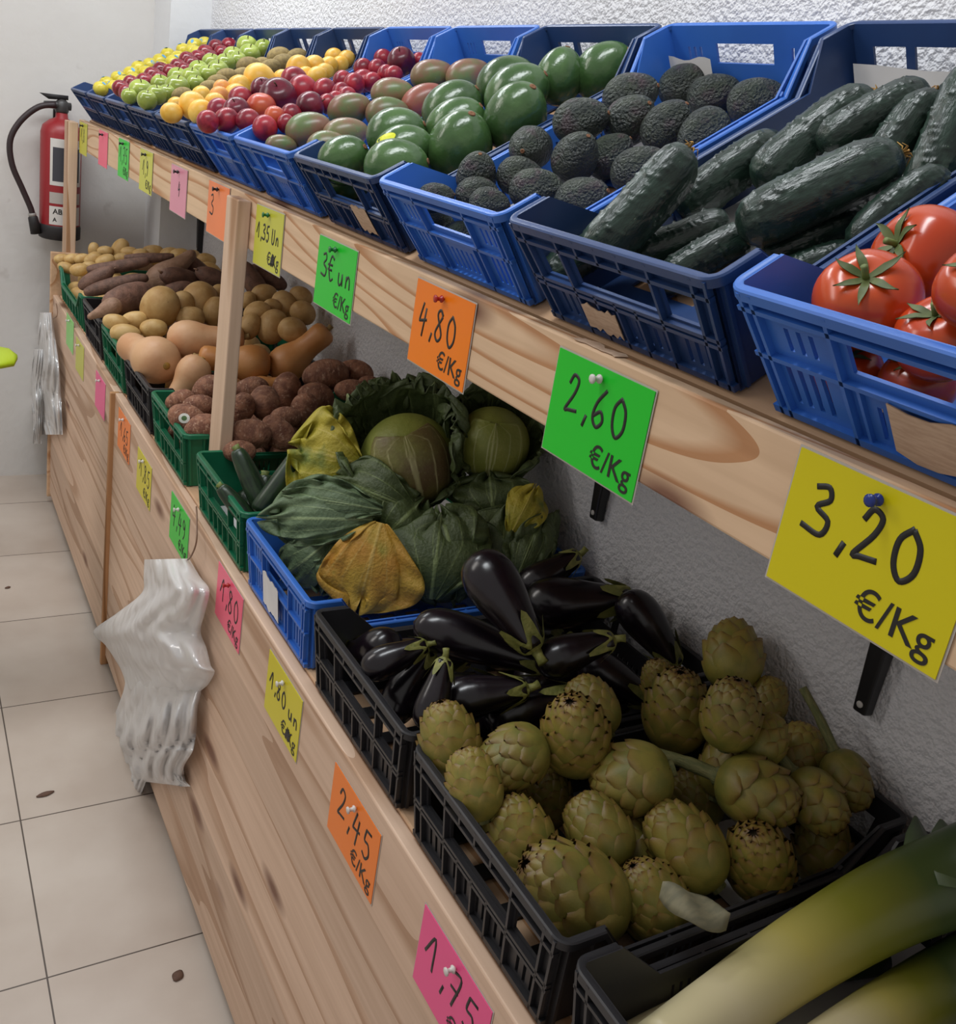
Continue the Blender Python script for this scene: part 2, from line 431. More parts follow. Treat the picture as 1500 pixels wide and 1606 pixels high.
    return D
CM = {'blue': mat('crate_blue', '#376fc6', '#3166ba', scale=8, rough=.38, spec=.5, rnd=False, var=.06),
      'navy': mat('crate_navy', '#25406f', '#213a66', scale=8, rough=.36, spec=.5, rnd=False, var=.08),
      'green': mat('crate_green', '#0f6a48', '#0c5f40', scale=8, rough=.42, spec=.45, rnd=False, var=.08),
      'black': mat('crate_black', '#222225', '#29282b', scale=8, rough=.42, spec=.45, rnd=False, spots=(60, .66, '#3a3838', .1))}
def crate(color, style, y0, label, upper=True, rot=False, w=None, x0=None):
    D = crate_meshes(style, CM[color], color+style)
    r = empty('produce_crate')
    for nm, mt in (('base', None), ('end_panel', 0), ('end_panel', 1), ('side_panel', 0), ('side_panel', 1), ('rim', None)):
        o = link(nm, D[nm], r)
        if nm == 'end_panel' and mt: o.matrix_local = Matrix.Translation((CL, CW, 0)) @ Matrix.Rotation(math.pi, 4, 'Z')
        if nm == 'side_panel' and mt: o.matrix_local = Matrix.Translation((CL, CW, 0)) @ Matrix.Rotation(math.pi, 4, 'Z') @ Matrix.Identity(4)
    # the far side panel is turned round, so its slope order swaps: mirror it instead
    for o in r.children:
        if o.data == D['side_panel'] and o.matrix_local != Matrix.Identity(4):
            o.matrix_local = Matrix.Translation((0, CW, 0)) @ Matrix.Diagonal((1, -1, 1, 1))
    if upper:
        r.location = (.5936, y0, H-.1813); r.rotation_euler = (0, -TH, 0)
    elif rot:
        r.location = (x0 or .492, y0+CL, .8262); r.rotation_euler = (0, 0, rad(-90)); r.scale = (1, 1, 1)
    else:
        r.location = (x0 or .492, y0, .8262)
    if w: r.scale = (1, w/CW, 1)
    tag(r, label, 'crate', 'plastic crates on the upper slope' if upper else 'plastic crates on the lower shelf')
    return r
UY = lambda k: .216+.32*k      # k=0 tomato crate ... 10 yellow apples
upper = [('blue', 'slot', 'bright blue slotted crate of tomatoes, nearest on the upper slope'),
         ('navy', 'grid', 'navy open-grid crate of big bumpy cucumbers beside the tomatoes'),
         ('blue', 'slot', 'bright blue slotted crate of dark pebbly avocados'),
         ('navy', 'grid', 'navy crate of large smooth green avocados'),
         ('blue', 'slot', 'bright blue crate of green and reddish mangoes'),
         ('blue', 'slot', 'bright blue crate of red plums beside the mangoes'),
         ('navy', 'grid', 'navy crate of small yellow plums beside the red plums'),
         ('navy', 'grid', 'navy crate of brown kiwis between yellow plums and green apples'),
         ('navy', 'grid', 'navy crate of shiny green apples'),
         ('navy', 'grid', 'navy crate of dark red apples'),
         ('navy', 'grid', 'navy crate of yellow stickered apples, farthest on the upper slope')]
UCR = [crate(c, s_, UY(k), lb) for k, (c, s_, lb) in enumerate(upper)]
LY = {'leek': .172, 'artichoke': .492, 'eggplant': .812, 'cabbage': 1.134, 'zucchini': 1.455, 'taro': 1.853, 'butternut': 2.170, 'potato': 2.490, 'sweet': 2.810, 'farpotato': 3.135}
lower = [('leek', 'black', 'grid', 'black crate of leeks at the near end of the lower shelf'),
         ('artichoke', 'black', 'grid', 'black crate heaped with artichokes'),
         ('eggplant', 'black', 'grid', 'black crate of aubergines beside the blue cabbage crate'),
         ('cabbage', 'blue', 'slot', 'blue crate under the cabbages, only blue one below'),
         ('zucchini', 'green', 'grid', 'green crate of courgettes beside the blue cabbage crate'),
         ('taro', 'green', 'grid', 'green crate of brown taro roots behind the middle post'),
         ('butternut', 'black', 'grid', 'black crate of butternut squashes behind the taro crate'),
         ('potato', 'green', 'grid', 'green crate of pale potatoes beyond the squashes'),
         ('sweet', 'black', 'grid', 'black crate of brown sweet potatoes'),
         ('farpotato', 'green', 'grid', 'green crate of small potatoes at the far end board')]
LCR = {}
for k, c, s_, lb in lower:
    LCR[k] = crate(c, s_, LY[k], lb, upper=False, rot=(k == 'farpotato'))
def sub(parent, name, mb, M, smooth=False, label=None):
    o = mb.build(name, M, parent, smooth=smooth)
    if label: o['label'] = label
    return o
M_kraft = mat('kraft_label', '#c3a992', '#b59a83', scale=60, rough=.8, rnd=False, stretch=(1, 1, 6))
M_paper = mat('white_paper', '#dcdad8', '#d2d0cf', scale=6, rough=.85, rnd=False)
def sticker_on_end(cr, u0, u1, v0, v1, M, label, seed=1):
    rr = random.Random(seed); mb = MB(); n = 10; rows = []
    for j in range(2):
        rows.append([(((1-(v0 if j == 0 else v1))*TP)-.0035, CW*(u0+(u1-u0)*i/n), CH*((v0 if j == 0 else v1)+rr.uniform(-.025, .025))) for i in range(n+1)])
    mb.grid(rows); back = [[(p[0]+.0008, p[1], p[2]) for p in r_] for r_ in rows]; mb.grid(back)
    o = mb.build('paper_label', M, cr, smooth=False); o['label'] = label
    return o
sticker_on_end(UCR[0], .02, .56, .12, .50, M_kraft, 'torn kraft paper label')
sticker_on_end(UCR[3], .28, .46, .16, .50, M_kraft, 'small kraft paper label', 3)
sticker_on_end(LCR['cabbage'], .42, .66, .12, .62, M_paper, 'torn white paper label', 5)
sticker_on_end(UCR[1], .52, .70, .12, .36, M_kraft, 'torn paper label remnant', 8)
# paper liners inside crates
def liner(k, up, label, d0, d1, y0, y1, hback=.0):
    mb = MB(); rows = []
    for i in range(13):
        d = d0+(d1-d0)*i/12; row = []
        for j in range(9):
            y = y0+(y1-y0)*j/8; z = .0075+.002*math.sin(i*1.3+j*.7)
            row.append((d, y, z))
        rows.append(row)
    if hback:
        for q in (.35, .7, 1):
            rows.append([(d1+.004*q, y0+(y1-y0)*j/8, .0085+hback*q+.003*math.sin(j)) for j in range(9)])
    mb.grid(rows); P = np.array(rows)+np.array([0, 0, -.0012]); mb.grid(P)
    o = mb.build('paper_liner', M_paper)
    src = UCR[k] if up else LCR[k]
    o.location = src.location; o.rotation_euler = src.rotation_euler
    return tag(o, label, 'paper liner')
liner(1, True, 'white paper sheet lining the crate under the cucumbers', .17, .470, .02, .286, .07)
liner(2, True, 'white paper sheet peeping out behind the dark avocados', .12, .465, .20, .285, .075)
liner('artichoke', False, 'white paper lining the crate below the artichokes', .30, .475, .02, .17)
liner('leek', False, 'white paper sheet under the leeks', .02, .475, .02, .287)
liner('zucchini', False, 'white paper lining the courgette crate', .02, .475, .02, .286, .05)
# ------------------------------------------------------------------ produce kinds: meshes with minor radius 1, long axis z
KIND = {}
def register(name, meshes, spheres, cat):
    """meshes: list of variants; each variant is [(part name, mesh, matrix, [sub-parts]) ...], the first being the body"""
    KIND[name] = dict(var=meshes, sph=spheres, cat=cat)
def sph_from_profile(prof, n=None, bend=0, squash=1):
    z = np.array([p[0] for p in prof]); r_ = np.array([p[1] for p in prof])
    L_ = z[-1]-z[0]; n = n or max(1, int(round(L_/1.0)))
    out = []
    if n == 1: return [(0, 0, (z[0]+z[-1])/2, float(max(r_))*.97)]
    for k in range(n):
        t = (k+.5)/n; zz = z[0]+t*L_
        rr = float(np.interp(zz, z, r_)); rr = min(rr, max(min(zz-z[0], z[-1]-zz), .15)*1.15)
        out.append((bend*zz*zz, 0, zz, rr))
    return out
def egg(ar, n=17, blunt=1.0, taper=0.0, dimple=0.0, neck=0):
    P = []
    for k in range(n):
        t = -math.pi/2+math.pi*k/(n-1); z = ar*math.sin(t); r_ = max(math.cos(t), 0)**blunt*(1-taper*math.sin(t))
        P.append((z, max(r_, .012)))
    mx = max(p[1] for p in P)
    return [(z, r_/mx) for z, r_ in P]
def lump(amp, sc, seed, bend=0, sq=1.0, fine=0, fsc=8):
    def f(P):
        s_ = P.shape; Q = P.reshape(-1, 3)
        k = 1+amp*fbm(Q, sc, seed)
        if fine: k = k+fine*fbm(Q, fsc, seed+9, 2)
        Q = np.stack([Q[:, 0]*k, Q[:, 1]*k*sq, Q[:, 2]*(1+amp*.4*fbm(Q, sc*.7, seed+3))], 1)
        Q[:, 0] += bend*Q[:, 2]**2
        return Q.reshape(s_)
    return f
def simple(name, prof, M, cat, amp=.04, sc=1.2, nv=3, seg=24, bend=0, sq=1.0, fine=0, fsc=8, parts=None, nsph=None):
    vs = []
    for k in range(nv):
        mb = MB(); bd = bend*(1, .6, -.5)[k % 3]
        mb.lathe(prof, seg, lump(amp, sc, 11*k+len(name), bd, sq, fine, fsc))
        pr = parts(k) if parts else []
        vs.append([(name, mb.mesh(name, M), Matrix.Identity(4), [])]+pr)
    register(name, vs, sph_from_profile(prof, nsph, 0), cat)
I4 = Matrix.Identity(4)
# --- materials
M_avo = mat('avocado_skin', '#2c332f', '#3a4236', scale=1.3, rough=.36, bump=.6, bscale=8, spots=(1.2, .56, '#43363a', .15), var=.15, spec=.5)
M_gavo = mat('green_avocado_skin', '#37542c', '#476538', scale=1.0, rough=.23, bump=.06, bscale=3, var=.14, spec=.6)
M_mango = mat('mango_skin', '#66784a', '#86604e', scale=.75, rough=.32, lo=.40, hi=.62, var=.1, spots=(14, .68, '#9aa05a', .06))
M_mred = mat('mango_red_skin', '#9a5648', '#7c6448', scale=.8, rough=.32, var=.1, spots=(14, .7, '#b08a5a', .06))
M_plum = mat('plum_skin', '#7c1a2e', '#a82c38', scale=1.0, rough=.3, var=.2, spots=(12, .68, '#b8646a', .08))
M_dplum = mat('dark_plum_skin', '#4f1524', '#6e1b2e', scale=1.0, rough=.28, var=.15, spots=(14, .7, '#8a4654', .07))
M_oplum = mat('orange_plum_skin', '#b4402c', '#c05a34', scale=.9, rough=.32, var=.1, spots=(14, .7, '#cc8a5a', .07))
M_yplum = mat('yellow_plum_skin', '#e3ad3a', '#ebc05c', scale=1.0, rough=.4, var=.08)
M_peach = mat('blush_plum_skin', '#e3a04a', '#d98a4a', scale=.9, rough=.45, var=.08)
M_kiwi = mat('kiwi_skin', '#94804f', '#7e6b42', scale=3, rough=.75, bump=.2, bscale=30, var=.1)
M_gapple = mat('green_apple_skin', '#87983f', '#9aa84c', scale=1.2, rough=.2, var=.08, spec=.6)
M_rapple = mat('red_apple_skin', '#641420', '#82202c', scale=1.6, rough=.25, var=.2, stretch=(2, 2, .6))
M_yapple = mat('yellow_apple_skin', '#bfae2e', '#cdbf48', scale=1.4, rough=.3, var=.05)
M_tom = mat('tomato_skin', '#b83c14', '#c24a1c', scale=.8, rough=.22, var=.05, spec=.55)
M_cal = mat('tomato_calyx', '#4c5a2c', '#5f6a38', scale=3, rough=.6)
M_cuc = mat('cucumber_skin', '#16261f', '#26392f', scale=2.2, rough=.30, bump=.12, bscale=6, stretch=(1, 1, .35), var=.1, spots=(9, .71, '#5d6f5c', .05))
M_flower = mat('dried_flower', '#c59a4e', '#a77b42', scale=4, rough=.8)
M_pot = mat('potato_skin', '#c3a06a', '#b38c54', scale=1.4, rough=.6, bump=.08, bscale=9, var=.08, spots=(4.2, .70, '#8c6a44', .05))
M_pot2 = mat('washed_potato_skin', '#ccab70', '#bd975a', scale=1.2, rough=.5, bump=.06, bscale=9, var=.07, spots=(5, .72, '#9a774a', .05))
M_swt = mat('sweet_potato_skin', '#785748', '#5f4438', scale=1.6, rough=.65, bump=.2, bscale=7, var=.12, spots=(4, .68, '#8d6a5a', .1))
M_swt2 = mat('pale_sweet_potato_skin', '#9c7a64', '#876750', scale=1.6, rough=.6, bump=.15, bscale=7, var=.06)
M_squ = mat('butternut_skin', '#c78e56', '#bd7f45', scale=.7, rough=.45, bump=.04, bscale=8, var=.06, spots=(6, .73, '#d8ad7c', .06))
M_squ2 = mat('pale_butternut_skin', '#cfa37a', '#c39066', scale=.7, rough=.5, bump=.04, bscale=8, var=.04, spots=(6, .73, '#b08a66', .06))
M_scar = mat('blossom_scar', '#b38a3a', '#8a6a30', scale=4, rough=.7)
M_taro = mat('taro_skin', '#6f4634', '#986a50', scale=1.5, rough=.8, bump=.25, bscale=5, var=.12, lo=.38, hi=.66, spots=(3.6, .56, '#ad8a72', .16), stretch=(1, 1, 1.5))
M_zuc = mat('courgette_skin', '#18281a', '#263a22', scale=2.5, rough=.35, stretch=(1.5, 1.5, .3), var=.1)
M_stem = mat('green_stem', '#5d6b34', '#74803f', scale=4, rough=.6)
M_egg = mat('aubergine_skin', '#0e090e', '#150c14', scale=1.0, rough=.24, spec=.55)
M_ecal = mat('aubergine_calyx', '#6c6f34', '#868444', scale=2.5, rough=.55, bump=.15, bscale=8)
# --- simple fruit
def applep(dim=.16, ar=.92):
    P = []
    for k in range(19):
        t = -math.pi/2+math.pi*k/18; r_ = math.cos(t)**.85; z = ar*math.sin(t)
        z -= dim*math.exp(-(r_/.28)**2)*(1 if t > 0 else -.6); P.append((z, max(r_, .012)))
    return P
M_astem = mat('fruit_stalk', '#4a3522', rough=.8)
def stalk(h0, ln, rr=.035, M=M_astem):
    mb = MB(); mb.tube([(0, 0, h0), (.03, 0, h0+ln*.5), (.1, .02, h0+ln)], [rr, rr*.9, rr*1.2], 6)
    return ('stalk', mb.mesh('stalk', M), I4, [])
simple('green_apple', applep(), M_gapple, 'apple', .03, .8, seg=20, parts=lambda k: [stalk(.72, .32, .045)], nsph=1)
simple('red_apple', applep(), M_rapple, 'apple', .03, .8, seg=18, nsph=1)
M_blue_st = mat('blue_fruit_sticker', '#5f9cc4', rough=.4)
def apple_sticker(k):
    mb = MB(); ctr = Vector((.28, -.55+.2*k, .62)).normalized(); a = ctr.orthogonal().normalized(); b_ = ctr.cross(a)
    pts = [ctr*.99+(a*math.cos(t)*.2+b_*math.sin(t)*.28) for t in np.linspace(0, 6.283, 15)[:-1]]
    pts = [p.normalized()*q for q in (1.0, 1.03) for p in pts]
    n_ = 14; mb.add(pts, [tuple(range(n_))[::-1], tuple(range(n_, 2*n_))]+[(i, (i+1) % n_, n_+(i+1) % n_, n_+i) for i in range(n_)])
    return [('fruit_sticker', mb.mesh('fruit_sticker', M_blue_st, smooth=False), I4, [])]
simple('yellow_apple', applep(.12, .95), M_yapple, 'apple', .03, .8, seg=18, parts=apple_sticker, nsph=1)
simple('red_plum', egg(1.04), M_plum, 'plum', .03, .8, seg=22, nsph=1)
simple('dark_plum', applep(.08, .97), M_dplum, 'plum', .03, .8, seg=24, parts=lambda k: [stalk(.85, .3, .04)], nsph=1)
simple('orange_plum', applep(.06, 1.0), M_oplum, 'plum', .03, .8, seg=24, nsph=1)
simple('yellow_plum', egg(1.08), M_yplum, 'plum', .03, .8, seg=20, nsph=1)
simple('blush_plum', egg(1.06), M_peach, 'plum', .03, .8, seg=20, nsph=1)
simple('kiwi', egg(1.35), M_kiwi, 'kiwi', .03, .9, seg=18)
simple('mango', egg(1.38, taper=.12), M_mango, 'mango', .04, .7, seg=28, sq=.92, parts=lambda k: [stalk(1.36, .06, .09)])
simple('red_mango', egg(1.3, taper=.12), M_mred, 'mango', .04, .7, seg=28, sq=.92)
def avo_scar(k):
    mb = MB(); mb.lathe([(1.27, .11), (1.325, .09), (1.33, .05), (1.31, .03)], 12)
    return [('stalk_scar', mb.mesh('stalk_scar', mat('avocado_scar', '#7a5236', rough=.8)), I4, [])]
simple('avocado', egg(1.3, 25, taper=.16), M_avo, 'avocado', .035, .8, seg=40, fine=.016, fsc=9, parts=avo_scar)
def gavo_scar(k):
    mb = MB(); mb.lathe([(1.15, .12), (1.20, .11), (1.205, .05), (1.18, .02)], 12)
    return [('stalk_scar', mb.mesh('stalk_scar', mat('avocado_scar', '#7a5236', rough=.8)), I4, [])]
simple('green_avocado', egg(1.18, 21, taper=.10), M_gavo, 'avocado', .03, .7, seg=32, parts=gavo_scar)
simple('potato', egg(1.22, blunt=.9), M_pot, 'potato', .09, 1.1, 4, seg=26)
simple('washed_potato', egg(1.42, blunt=.85), M_pot2, 'potato', .06, 1.0, 4, seg=24)
def tips(k):
    mb = MB(); mb.tube([(0, 0, 2.3), (.05, 0, 2.5), (.12, .05, 2.7)], [.14, .08, .03], 7)
    return [('root_tip', mb.mesh('root_tip', M_swt2), I4, [])]
simple('sweet_potato', egg(2.4, 25, blunt=.9), M_swt, 'sweet potato', .10, .9, 3, seg=22, bend=.05, parts=tips)
simple('long_sweet_potato', egg(4.6, 33, blunt=.55), M_swt, 'sweet potato', .12, .7, 3, seg=20, bend=.012)
fat = [(-1.5, .02), (-1.46, .3), (-1.3, .62), (-1.0, .88), (-.6, 1.0), (-.1, .98), (.4, .84), (.9, .64), (1.4, .5), (1.8, .42), (2.1, .36), (2.3, .26), (2.4, .1), (2.42, .02)]
simple('pale_sweet_potato', fat, M_swt2, 'sweet potato', .05, .8, 1, seg=26, nsph=5)
bn = [(-1.25, .02), (-1.24, .15), (-1.2, .4), (-1.05, .68), (-.8, .88), (-.45, .99), (-.1, 1.0), (.25, .92), (.6, .78), (.9, .68), (1.3, .63), (1.7, .64), (2.1, .66), (2.35, .62), (2.5, .46), (2.56, .25), (2.57, .02)]
def bnparts(k):
    mb = MB(); mb.lathe([(-1.29, .02), (-1.285, .13), (-1.24, .16), (-1.20, .17)], 12)
    m2 = MB(); m2.tube([(0, 0, 2.5), (.02, 0, 2.68), (.06, .02, 2.82)], [.16, .13, .16], 8)
    return [('blossom_scar', mb.mesh('blossom_scar', M_scar), I4, []), ('stalk', m2.mesh('stalk', mat('squash_stalk', '#a98f5c', '#8d7447', scale=4, rough=.8)), I4, [])]
simple('butternut_squash', bn, M_squ, 'squash', .03, .6, 2, seg=32, parts=bnparts, nsph=5)
simple('pale_butternut_squash', bn, M_squ2, 'squash', .03, .6, 2, seg=32, parts=bnparts, nsph=5)
def ringed(k): return []
simple('taro_root', egg(1.4, 21, taper=-.08), M_taro, 'taro root', .07, 1.1, 4, seg=26, fine=.02, fsc=7)
def zparts(k):
    mb = MB(); mb.tube([(0, 0, 3.1), (.02, 0, 3.35), (.08, 0, 3.6)], [.5, .34, .42], 6)
    return [('stalk', mb.mesh('stalk', M_stem), I4, [])]
zp = [(-3.1, .02), (-3.05, .45), (-2.9, .75), (-2.5, .95), (-1.5, 1.0), (0, 1.0), (1.5, .92), (2.5, .8), (3.0, .66), (3.2, .5), (3.22, .02)]
simple('courgette', zp, M_zuc, 'courgette', .03, .6, 2, seg=20, bend=.012, parts=zparts)
# --- tomato
def tomato_var(k):
    prof = applep(.17, .80); mb = MB()
    def f(P):
        a = np.arctan2(P[..., 1], P[..., 0]); r_ = np.hypot(P[..., 0], P[..., 1])
        k_ = 1+.025*np.cos(5*a+k)*np.clip(P[..., 2]+.3, 0, 1)+.02*fbm(P.reshape(-1, 3), .9, k+3).reshape(a.shape)
        P = P.copy(); P[..., 0] *= k_; P[..., 1] *= k_; return P
    mb.lathe(prof, 36, f)
    body = ('tomato', mb.mesh('tomato', M_tom), I4, [])
    c = MB(); rr = random.Random(k)
    for i in range(6):
        a = i*math.pi/3+rr.uniform(-.2, .2); ln = rr.uniform(.5, .72); ww = .07; lift = rr.uniform(.02, .2)
        rows = []
        for j in range(8):
            t = j/7; rad_ = .05+ln*t; w_ = ww*math.sin(math.pi*min(t*.85+.18, 1))*1.15
            z = .60+.14*min(rad_/.35, 1)-.18*max(rad_-.3, 0)+lift*t*t
            sw = .12*math.sin(t*2+i)
            rows.append([(rad_*math.cos(a)-(q*w_+sw*t)*math.sin(a), rad_*math.sin(a)+(q*w_+sw*t)*math.cos(a), z+(.03 if q == 0 else 0.045)) for q in (-1, 0, 1)])
        c.grid(rows); c.grid(np.array(rows)-np.array([0, 0, .018]))
    cal = c.mesh('calyx', M_cal)
    s_ = MB(); s_.tube([(0, 0, .58), (.01, .01, .75), (.05, .03, .92)], [.075, .06, .07], 8)
    return [body, ('calyx', cal, I4, [('stalk', s_.mesh('stalk', M_stem), I4)])]
register('tomato', [tomato_var(0), tomato_var(1), tomato_var(2)], [(0, 0, -.02, .84), (.16, 0, 0, .82), (-.16, 0, 0, .82), (0, .16, 0, .82), (0, -.16, 0, .82)], 'tomato')
# --- cucumber: bumps are real geometry
def cucumber_var(k):
    prof = [(-2.9, .02), (-2.86, .3), (-2.72, .6), (-2.4, .85), (-1.9, .97)]+[(-1.5+.15*i, 1.0) for i in range(21)]+[(1.9, .95), (2.35, .84), (2.7, .6), (2.86, .33), (2.9, .02)]
    pr = []
    zs = np.linspace(-2.9, 2.9, 90); z0 = [p[0] for p in prof]; r0 = [p[1] for p in prof]
    pr = [(z, float(np.interp(z, z0, r0))) for z in zs]
    rr = np.random.default_rng(k); N_ = 130
    bz = rr.uniform(-2.6, 2.6, N_); ba = rr.uniform(0, 6.283, N_); bh = rr.uniform(.05, .10, N_)
    def f(P):
        a = np.arctan2(P[..., 1], P[..., 0]); z = P[..., 2]; d = np.zeros_like(a)
        for i in range(N_):
            da = (a-ba[i]+math.pi) % (2*math.pi)-math.pi
            d += bh[i]*np.exp(-((da/.075)**2+((z-bz[i])/.075)**2))
        k_ = 1+d+.03*np.cos(3*a+.3*k)+.03*fbm(P.reshape(-1, 3), .7, k).reshape(a.shape)
        P = P.copy(); P[..., 0] = P[..., 0]*k_+(.018, .03, -.022)[k]*z**2; P[..., 1] *= k_
        return P
    mb = MB(); mb.lathe(pr, 56, f)
    out = [('cucumber', mb.mesh('cucumber', M_cuc), I4, [])]
    fl = MB(); q = random.Random(k)
    for i in range(7):
        a = i*.9; l_ = q.uniform(.25, .5); x = (.018, .03, -.022)[k]*8
        fl.tube([(x, 0, 2.84), (x+math.cos(a)*l_*.5, math.sin(a)*l_*.5, 2.98+q.uniform(0, .15)), (x+math.cos(a)*l_, math.sin(a)*l_, 2.9+q.uniform(-.1, .2))], [.07, .05, .02], 5, flat=.5)
    if k != 1: out.append(('dried_flower', fl.mesh('dried_flower', M_flower), I4, []))
    return out
register('cucumber', [cucumber_var(0), cucumber_var(1), cucumber_var(2)], [(.018*z*z, 0, z, .95 if abs(z) < 2 else .75) for z in (-2.1, -1.4, -.7, 0, .7, 1.4, 2.1)], 'cucumber')
# --- aubergine
def eggplant_var(ar):
    def mk(k):
        prof = [(-ar+2*ar*t, r_) for t, r_ in ((0, .02), (.01, .3), (.04, .56), (.09, .76), (.16, .91), (.25, .99), (.34, 1.0), (.45, .95), (.56, .86), (.68, .74), (.8, .63), (.9, .55), (.97, .48), (1, .4))]
        pr = [(float(z), float(np.interp(z, [p[0] for p in prof], [p[1] for p in prof]))) for z in np.linspace(-ar, ar, 34)]
        bd = (.035, -.03, .02)[k]
        mb = MB(); mb.lathe(pr, 32, lump(.02, .6, k, bd)); x = bd*ar*ar
        c = MB(); rr = random.Random(k+5)
        rows = []; nn = 40
        for j in range(9):
            t = j/8; row = []
            for i in range(nn):
                a = 2*math.pi*i/nn; lobe = (.5+.5*math.cos(5*a+k))**1.3
                reach = (.30+.95*lobe)*(1+.25*math.sin(2*a+k)); zz = ar+.14-t*reach
                rr_ = .20+(float(np.interp(zz, [p[0] for p in pr], [p[1] for p in pr]))+.05-.20)*min(1, t*2.2)**.8 + (.20*t*t*lobe)
                row.append((rr_*math.cos(a)+bd*zz*zz, rr_*math.sin(a), zz))
            rows.append(row)
        c.grid(rows, True)
        s_ = MB(); s_.tube([(x, 0, ar), (x+.03, .02, ar+.35), (x+.12, .05, ar+.62)], [.23, .17, .2], 9)
        return [('aubergine', mb.mesh('aubergine', M_egg), I4, []), ('calyx', c.mesh('calyx', M_ecal), I4, [('stalk', s_.mesh('stalk', M_ecal), I4)])]
    return [mk(0), mk(1), mk(2)]
for nm, ar in (('aubergine', 2.0), ('long_aubergine', 2.9)):
    z_ = np.linspace(-ar*.6, ar*.85, 6)
    register(nm, eggplant_var(ar), [(.02*q*q, 0, float(q), (.92 if q < 0 else .92-.36*q/ar)) for q in z_], 'aubergine')
# --- artichoke
M_art = mat('artichoke_bract', '#867c36', '#6f6e2e', scale=1.6, rough=.5, var=.16, spots=(5, .66, '#7d6a34', .08),
            attr=('tip', [(.50, '#8a7434', 0), (.82, '#7d5f2a', .6), (.93, '#66441f', .85), (1.0, '#4e2f1a', 1)]), bump=.05, bscale=20)
M_artc = mat('artichoke_core', '#3a3018', rough=.8)
M_arts = mat('artichoke_stem', '#5c6238', '#777548', scale=4, rough=.65, stretch=(2, 2, .4), bump=.3, bscale=14)
def artichoke_var(k, ar=1.25, spread=.05, nb=66, stem=False, wk=1.0):
    prof = egg(ar, 21, blunt=.82, taper=.13)
    zz = [q[0] for q in prof]; rr0 = [q[1]*.93 for q in prof]
    Rz = lambda z: float(np.interp(z, zz, rr0))
    core = MB(); core.lathe([(z*.97, r_*.9) for z, r_ in prof], 24); rnd_ = random.Random(k)
    mb = MB(); tip = []
    nu, nvv = 7, 9
    for i in range(nb):
        s_ = (i+.5)/nb; az = i*2.39996+rnd_.uniform(-.1, .1)
        f0 = rad(-78+138*s_**.92); ln = rad((62-26*s_)*rnd_.uniform(.92, 1.1)); f1 = min(f0+ln, rad(87))
        wd = (.66-.50*s_**1.3)*wk*rnd_.uniform(.92, 1.08)
        flare = spread*(1.2-.5*s_)*rnd_.uniform(.4, 1.7)
        o = len(mb.v); rows = []
        for j in range(nvv):
            t = j/(nvv-1); f = f0+(f1-f0)*t; z = ar*math.sin(f); r_ = Rz(z)
            w_ = wd*(math.sin(math.pi*(.25+.62*t)))**.7
            if t > .75: w_ *= math.sqrt(max(1-((t-.75)/.26)**2, .0))
            off = .03+.10*t+flare*t**3+.03*(1-s_)*t
            for q in range(nu):
                u_ = -1+2*q/(nu-1); a = az+u_*w_/max(r_+.10, .16)
                ro = max(r_+off-.075*u_*u_*(.3+t), .015)
                rows.append((ro*math.cos(a), ro*math.sin(a), z+.05*t+off*math.sin(f)*.5)); tip.append(max(t*(.96 if s_ < .75 else 1), .62+.3*(s_-.75)/.25 if s_ > .75 else 0) - .10*(1-abs(u_))*(t > .6))
        mb.v += rows
        for j in range(nvv-1):
            for q in range(nu-1): mb.f.append((o+j*nu+q, o+j*nu+q+1, o+(j+1)*nu+q+1, o+(j+1)*nu+q)); mb.mi.append(0)
    no = len(mb.v); inner = [(q[0]*.97, q[1]*.97, q[2]-.01) for q in mb.v]; fo = list(mb.f)
    mb.v += inner; tip = tip+tip; mb.f += [tuple(x_+no for x_ in f_)[::-1] for f_ in fo]; mb.mi += [0]*len(fo)
    o = len(mb.v); core_n = len(core.v); mb.v += core.v; mb.f += [tuple(x_+o for x_ in f_) for f_ in core.f]; mb.mi += [1]*len(core.f); tip += [0]*core_n
    me = bpy.data.meshes.new('artichoke'); me.from_pydata(mb.v, [], mb.f); me.materials.append(M_art); me.materials.append(M_artc)
    me.polygons.foreach_set('material_index', mb.mi); me.polygons.foreach_set('use_smooth', [True]*len(me.polygons))
    a_ = me.attributes.new('tip', 'FLOAT', 'POINT'); a_.data.foreach_set('value', tip); me.update()
    out = [('artichoke', me, I4, [])]
    s2 = MB()
    if stem: s2.tube(smooth_path([(0, 0, -ar*.9), (.03, .02, -ar-.3), (.0, .06, -ar-.3-stem*.5), (-.12, .08, -ar-.3-stem)], 4), [.3]*3+[.22]*5+[.19]*5, 10)
    else: s2.tube([(0, 0, -ar*.9), (0, 0, -ar-.12)], [.26, .24], 10)
    out.append(('stem', s2.mesh('stem', M_arts), I4, []))
    return out
asph = [(0, 0, -.5, .72), (0, 0, 0, 1.0), (0, 0, .5, .72)]
register('artichoke', [artichoke_var(0), artichoke_var(1, 1.2, .03, 74, wk=.95), artichoke_var(2, 1.3, .07, 60)], asph, 'artichoke')
register('loose_artichoke', [artichoke_var(5, 1.15, .07, 52, wk=1.12)], asph, 'artichoke')
register('stemmed_artichoke', [artichoke_var(7, 1.2, .05, 40, stem=1.7, wk=1.25)], asph, 'artichoke')
register('long_stemmed_artichoke', [artichoke_var(8, 1.25, .05, 40, stem=2.6, wk=1.25)], asph, 'artichoke')

